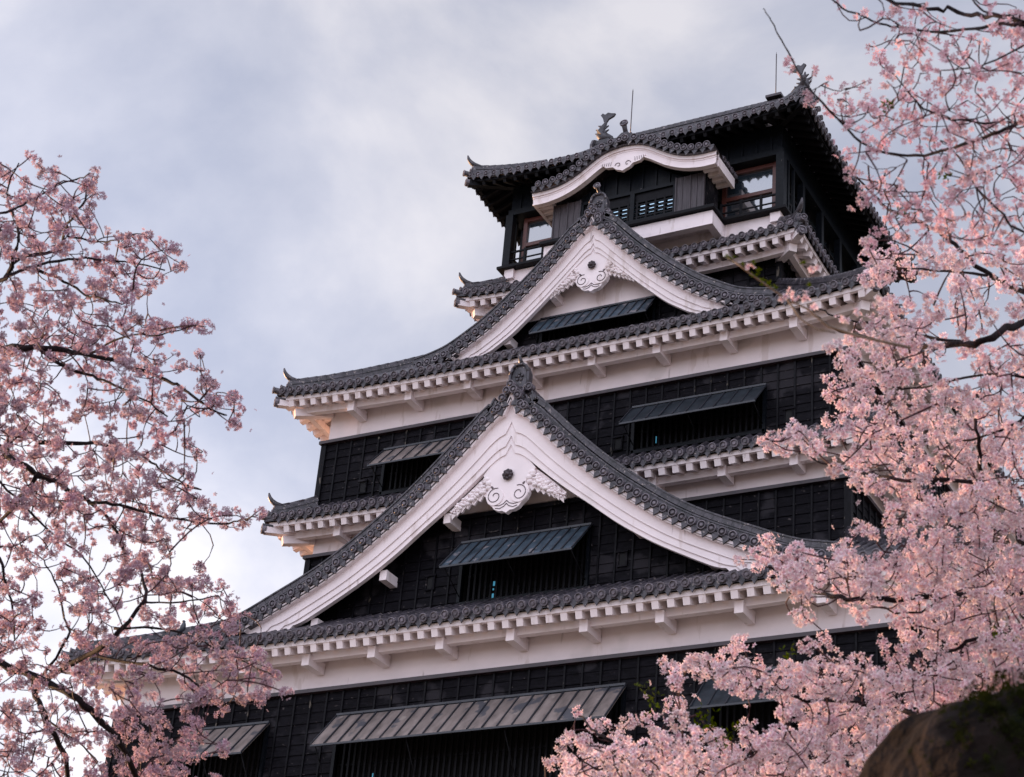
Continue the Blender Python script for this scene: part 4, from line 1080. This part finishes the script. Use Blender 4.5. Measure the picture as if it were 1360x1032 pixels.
GT = ["    233252 2444".replace(" ", "0"), "    1  24433345".replace(" ", "0"), "      345443423".replace(" ", "0"), "      334353544".replace(" ", "0"), "   1 1134433113".replace(" ", "0"),
      "   224454344544".replace(" ", "0"), "     2455544445".replace(" ", "0"), "     3444443346".replace(" ", "0"), "     3010245556".replace(" ", "0"), "    14430454444".replace(" ", "0"),
      "     2665663333".replace(" ", "0"), "       36655543".replace(" ", "0"), "      523555653".replace(" ", "0"), "      776666656".replace(" ", "0"), "      655453456".replace(" ", "0"),
      "      1 1555445".replace(" ", "0"), "       66665444".replace(" ", "0"), "     5777655434".replace(" ", "0"), "    26676655555".replace(" ", "0"), "    55766325676".replace(" ", "0")]
low = lambda rows, a, b: [r if a <= i < b else "0"*len(r) for i, r in enumerate(rows)]
ptsU = grid_points(low(GT, 0, 13), 1000, 0, 25, .028, 7.0, 9.2, 1.4)
ptsU += grid_points(["4455"]*13, 1375, 0, 25, .028, 7.0, 9.2, 1.0)
ptsU += [at(x, y, 8.0+.1*i) for i, (x, y) in enumerate([(1045, 90), (1049, 84), (1079, 94), (1101, 108), (1122, 118), (1096, 128), (1112, 132), (1132, 150)])]
limU = [dict(p=[(1440, 45), (1360, 27), (1319, 22), (1280, 17), (1242, 12), (1203, 5), (1150, -12)], r=(6, 4), root=1),
        dict(p=[(1400, 35), (1332, 32), (1280, 40), (1216, 40), (1177, 32), (1139, 19), (1105, 0), (1090, -20)], r=(4, 1.6)),
        dict(p=[(1440, 130), (1355, 163), (1319, 178), (1267, 196), (1216, 207), (1177, 203), (1144, 188), (1113, 157), (1074, 117), (1056, 87), (1038, 54), (1026, 30), (1019, 20), (1014, 12)], r=(5, .9), root=1),
        dict(p=[(1350, 163), (1293, 162), (1242, 152), (1216, 134), (1195, 108), (1170, 75), (1190, 46)], r=(2.6, 1)),
        dict(p=[(1450, 330), (1360, 309), (1332, 286), (1298, 250), (1270, 205), (1250, 185)], r=(4, 1.4), root=1),
        dict(p=[(1360, 60), (1310, 85), (1270, 92), (1230, 90), (1200, 60)], r=(2, .9)), dict(p=[(1319, 22), (1295, 5), (1280, -20)], r=(2.6, 1.6)),
        dict(p=[(1177, 203), (1205, 212), (1190, 222), (1165, 224), (1145, 215)], r=(1.1, .7)), dict(p=[(1216, 134), (1228, 152), (1200, 160), (1160, 155)], r=(1.2, .7)),
        dict(p=[(1074, 117), (1078, 100), (1081, 93)], r=(.9, .6)), dict(p=[(1078, 120), (1090, 114), (1101, 108)], r=(.9, .6)),
        dict(p=[(1121, 166), (1124, 140), (1122, 120)], r=(1.1, .7))]
for l_ in limU: l_['r'] = (l_['r'][0]*.62, l_['r'][1]*.55)
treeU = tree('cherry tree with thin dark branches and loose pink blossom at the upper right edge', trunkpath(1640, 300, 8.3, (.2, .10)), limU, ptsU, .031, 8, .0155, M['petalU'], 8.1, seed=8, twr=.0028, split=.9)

GR = ["000000000000000666555666665", "000000000000000 577556777754".replace(" ", ""), "000000000000050556766776654", "000000000005864567777666655", "000000000000001666766677666", "000000000000000055664467766",
      "000000000000000000664777666", "000000000000000000477677666", "000000000003200225576787666", "000000000037656763567888777", "000000000005887888788888888", "000000000000063578788888888",
      "000000000000061241567888777", "000000000000000000477776666", "000000000220022023265578866", "000000477776677777777888877", "000000112577888888888888888", "012110330002577777777777777", "034434433231467888888888888", "267777765666788888888888888",
      "488888888888888888888888888", "588888888888888888888888888"]
ptsR = grid_points(GR, 725, 500, 25, .044, 8.8, 12.0, 1.4)
ptsR += grid_points(low(GT, 13, 20), 1000, 0, 25, .038, 8.8, 11.4, .92)
ptsR += grid_points(["5656"]*9+["7877"]*20, 1385, 325, 25, .044, 8.8, 12.0, .8)
limR = [dict(p=[(1430, 780), (1360, 786), (1319, 790), (1262, 791), (1190, 795), (1126, 794), (1087, 787), (1059, 774), (1025, 755), (1005, 742)], r=(6, 1.6), root=1),
        dict(p=[(1400, 800), (1360, 726), (1345, 690), (1319, 654), (1306, 636), (1301, 603), (1298, 559), (1296, 526)], r=(6, 1.8), root=1),
        dict(p=[(1306, 639), (1242, 639), (1200, 638), (1159, 629), (1126, 626), (1095, 616), (1072, 603)], r=(3, 1)),
        dict(p=[(1339, 706), (1306, 698), (1262, 698), (1242, 685), (1224, 667), (1211, 644)], r=(2.6, 1)),
        dict(p=[(1420, 820), (1360, 834), (1306, 846), (1267, 861), (1230, 870)], r=(4, 2), root=1),
        dict(p=[(1260, 960), (1200, 945), (1157, 934), (1113, 931), (1074, 929), (1020, 915), (960, 905)], r=(4, 1.4)),
        dict(p=[(1440, 1000), (1340, 960), (1260, 960)], r=(7, 4), root=1),
        dict(p=[(1400, 1100), (1250, 1080), (1100, 1070), (960, 1060), (900, 1050), (869, 1032), (848, 1018), (827, 1000), (806, 981), (787, 968), (770, 950)], r=(7, 1.1), root=1),
        dict(p=[(869, 1036), (848, 1025), (819, 1017), (790, 1020), (760, 1000)], r=(2, 1)),
        dict(p=[(1100, 1070), (1060, 1020), (1000, 990), (950, 975), (930, 950)], r=(3, 1.2)),
        dict(p=[(1450, 400), (1360, 428), (1319, 447), (1280, 457), (1216, 462), (1195, 460)], r=(6, 3.4), root=1),
        dict(p=[(1290, 455), (1229, 446), (1164, 434), (1118, 422), (1090, 412)], r=(2.4, .9)),
        dict(p=[(1200, 460), (1139, 446), (1100, 433), (1085, 420)], r=(2.2, .9)),
        dict(p=[(1450, 440), (1360, 391), (1324, 371), (1288, 345), (1262, 319), (1236, 301), (1190, 282), (1164, 265), (1138, 235), (1130, 222)], r=(5, 1.1), root=1),
        dict(p=[(1324, 371), (1293, 362), (1242, 359), (1190, 357)], r=(2.4, 1)),
        dict(p=[(1440, 510), (1360, 501), (1319, 497), (1267, 505), (1216, 515), (1150, 512), (1105, 520)], r=(2.4, 1), root=1),
        dict(p=[(1360, 555), (1320, 575), (1260, 590), (1200, 575)], r=(1.8, 1)), dict(p=[(1262, 791), (1230, 810), (1190, 812), (1140, 800)], r=(1.6, .9))]
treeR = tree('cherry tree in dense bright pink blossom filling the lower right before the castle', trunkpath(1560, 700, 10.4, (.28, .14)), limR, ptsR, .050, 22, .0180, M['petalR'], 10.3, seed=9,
             leaves=[(at(1049, 865, 9.5), 8, .02), (at(938, 960, 9.5), 26, .035), (at(965, 975, 9.6), 14, .03), (at(855, 920, 9.3), 10, .03), (at(870, 935, 9.3), 8, .02), (at(1200, 285, 8.6), 12, .02), (at(1330, 846, 9.), 16, .02), (at(1255, 232, 8.6), 8, .015), (at(1180, 140, 8.), 8, .015)])
# the out-of-focus budding branch in front of the castle corner
bt_ = empty('budding_branch', 'thin blurred twig with green buds and a few pale blossoms before the castle roof corner', 'branch')
bl = MB(); D5 = 5.6
def pxpath(L_, d): return [at(x, y, d) for x, y in L_]
for path, r0, r1 in (([(1210, 462), (1139, 446), (1100, 433), (1072, 410), (1045, 397), (1020, 380), (995, 362), (972, 345)], .0045, .0018), ([(1045, 397), (1065, 425), (1085, 437), (1110, 442)], .003, .002), ([(995, 362), (985, 352), (966, 342)], .002, .001)):
    P = pxpath(path, D5); bl.tube(P, [r0+(r1-r0)*i/(len(P)-1) for i in range(len(P))], 7)
bl.build('stem', M['budtwig'], bt_)
Cc, Aa, Rr = [], [], []
for x, y, n in ((995, 356, 3), (1080, 359, 3), (1050, 392, 6), (1066, 397, 5), (1080, 405, 4), (1120, 425, 5), (1135, 412, 4), (1170, 400, 4)):
    p = at(x, y, D5)
    for _ in range(n): Cc.append(p+RNG.normal(size=3)*.008); Aa.append(RNG.normal(size=3)); Rr.append(.011)
petals('blossoms', Cc, Aa, np.array(Rr), M['petalR'], bt_)['kind'] = 'stuff'
Cc, Aa = [], []
for x, y in ((972, 345), (985, 352), (966, 342), (1002, 366), (1012, 374), (1022, 378), (1068, 350), (1075, 380), (1000, 350), (1030, 384), (1008, 362)):
    p = at(x, y, D5)
    for _ in range(4): Cc.append(p+RNG.normal(size=3)*.003); Aa.append(CU+RNG.normal(size=3)*.5)
gb_ = petals('green_buds', Cc, Aa, np.full(len(Cc), .007), M['leaf'], bt_, npet=3, cup=1.0); gb_['kind'] = 'stuff'

# ---------------------------------------------------------------- boulder with moss, lower right
def boulder():
    t = empty('boulder', 'large dark mossy boulder at the lower right corner, blurred and close', 'boulder')
    D = 4.7; c = at(1345, 1120, D); topz = at(1300, 927, D)[2]; k = D/FPX
    m = MB(); from mathutils import noise
    nu, nv = 72, 56; P = []
    right = np.array([CR[0], CR[1], 0]); right /= np.linalg.norm(right); fwd = np.array([-right[1], right[0], 0])
    H = topz-GROUND+.4
    for i in range(nv+1):
        v = i/nv; row = []
        # profile: shoulder rounding at the top, slowly widening below
        if v < .4: a = v/.4*PI/2; r = math.sin(a)**.6; z = topz-(1-math.cos(a))*.36
        else: s = (v-.4)/.6; r = 1+s*.7; z = topz-.36-s*(H-.36)
        for j in range(nu+1):
            b = 2*PI*j/nu
            q = np.array([c[0], c[1], 0])+right*math.cos(b)*r*.38+fwd*math.sin(b)*r*.45
            n_ = noise.fractal(Vector((q[0]*2.3, q[1]*2.3, z*2.3)), 1.0, 2.0, 5)
            n2 = noise.noise(Vector((q[0]*5+9, q[1]*5, z*4)))
            n3 = abs(noise.noise(Vector((q[0]*3.1, q[1]*3.1+4, z*3.1)))); rr = 1+.16*n_+.05*n2-.10*max(0, .12-n3)/.12
            q = np.array([c[0], c[1], z+.03*n_])+right*math.cos(b)*r*.38*rr+fwd*math.sin(b)*r*.45*rr
            row.append(q)
        row[-1] = row[0]; P.append(row)
    m.grid(P, True); m.build('rock', M['rock'], t)
    mm = []; ax = []
    rg = np.random.default_rng(4)
    top = [p for i, row in enumerate(P[3:40]) for p in row]
    for _ in range(1500):
        # moss and small ferns over the right shoulder and along a crack
        px = rg.uniform(1225, 1400); py = 905+rg.gamma(2., 26)
        if py < 935 and px < 1290: continue
        if px < 1290 and abs(py-(1045-.75*(px-1170))) > 16: continue
        tgt = at(px, py, D)
        j = min(top[::7], key=lambda p: np.linalg.norm(np.cross(p-CAM, ray(px, py)))+.02*np.linalg.norm(p-CAM))
        mm.append(j+rg.normal(size=3)*.018); ax.append((j-c)*1.0+rg.normal(size=3)*.5)
    mo = petals('moss', np.array(mm), np.array(ax), rg.uniform(.004, .011, len(mm)), M['leafdark'], t, npet=4, cup=.6); mo['kind'] = 'stuff'
boulder()
def shrub():
    t = empty('shrub', 'dark green leafy shrub behind the boulder at the right edge', 'shrub')
    m = MB(); base = at(1395, 990, 5.3); rg = np.random.default_rng(6); C, A = [], []
    g0 = np.array([base[0], base[1], GROUND])
    for k in range(16):
        tip = at(1375+rg.normal()*22, 880+abs(rg.normal())*45-8, 5.3+rg.normal()*.15); mid = (g0+tip)/2+rg.normal(size=3)*.08
        m.tube([g0, mid, tip], [.010, .007, .002], 6)
        for _ in range(55):
            s = rg.uniform(.72, 1); p = mid+(tip-mid)*(s*2-1)
            C.append(p+rg.normal(size=3)*.028); A.append(rg.normal(size=3)+[0, 0, .6])
    m.build('stems', M['bark'], t); lo = petals('leaves', np.array(C), np.array(A), rg.uniform(.010, .02, len(C)), M['leafdark'], t, npet=3, cup=.4); lo['kind'] = 'stuff'
shrub()
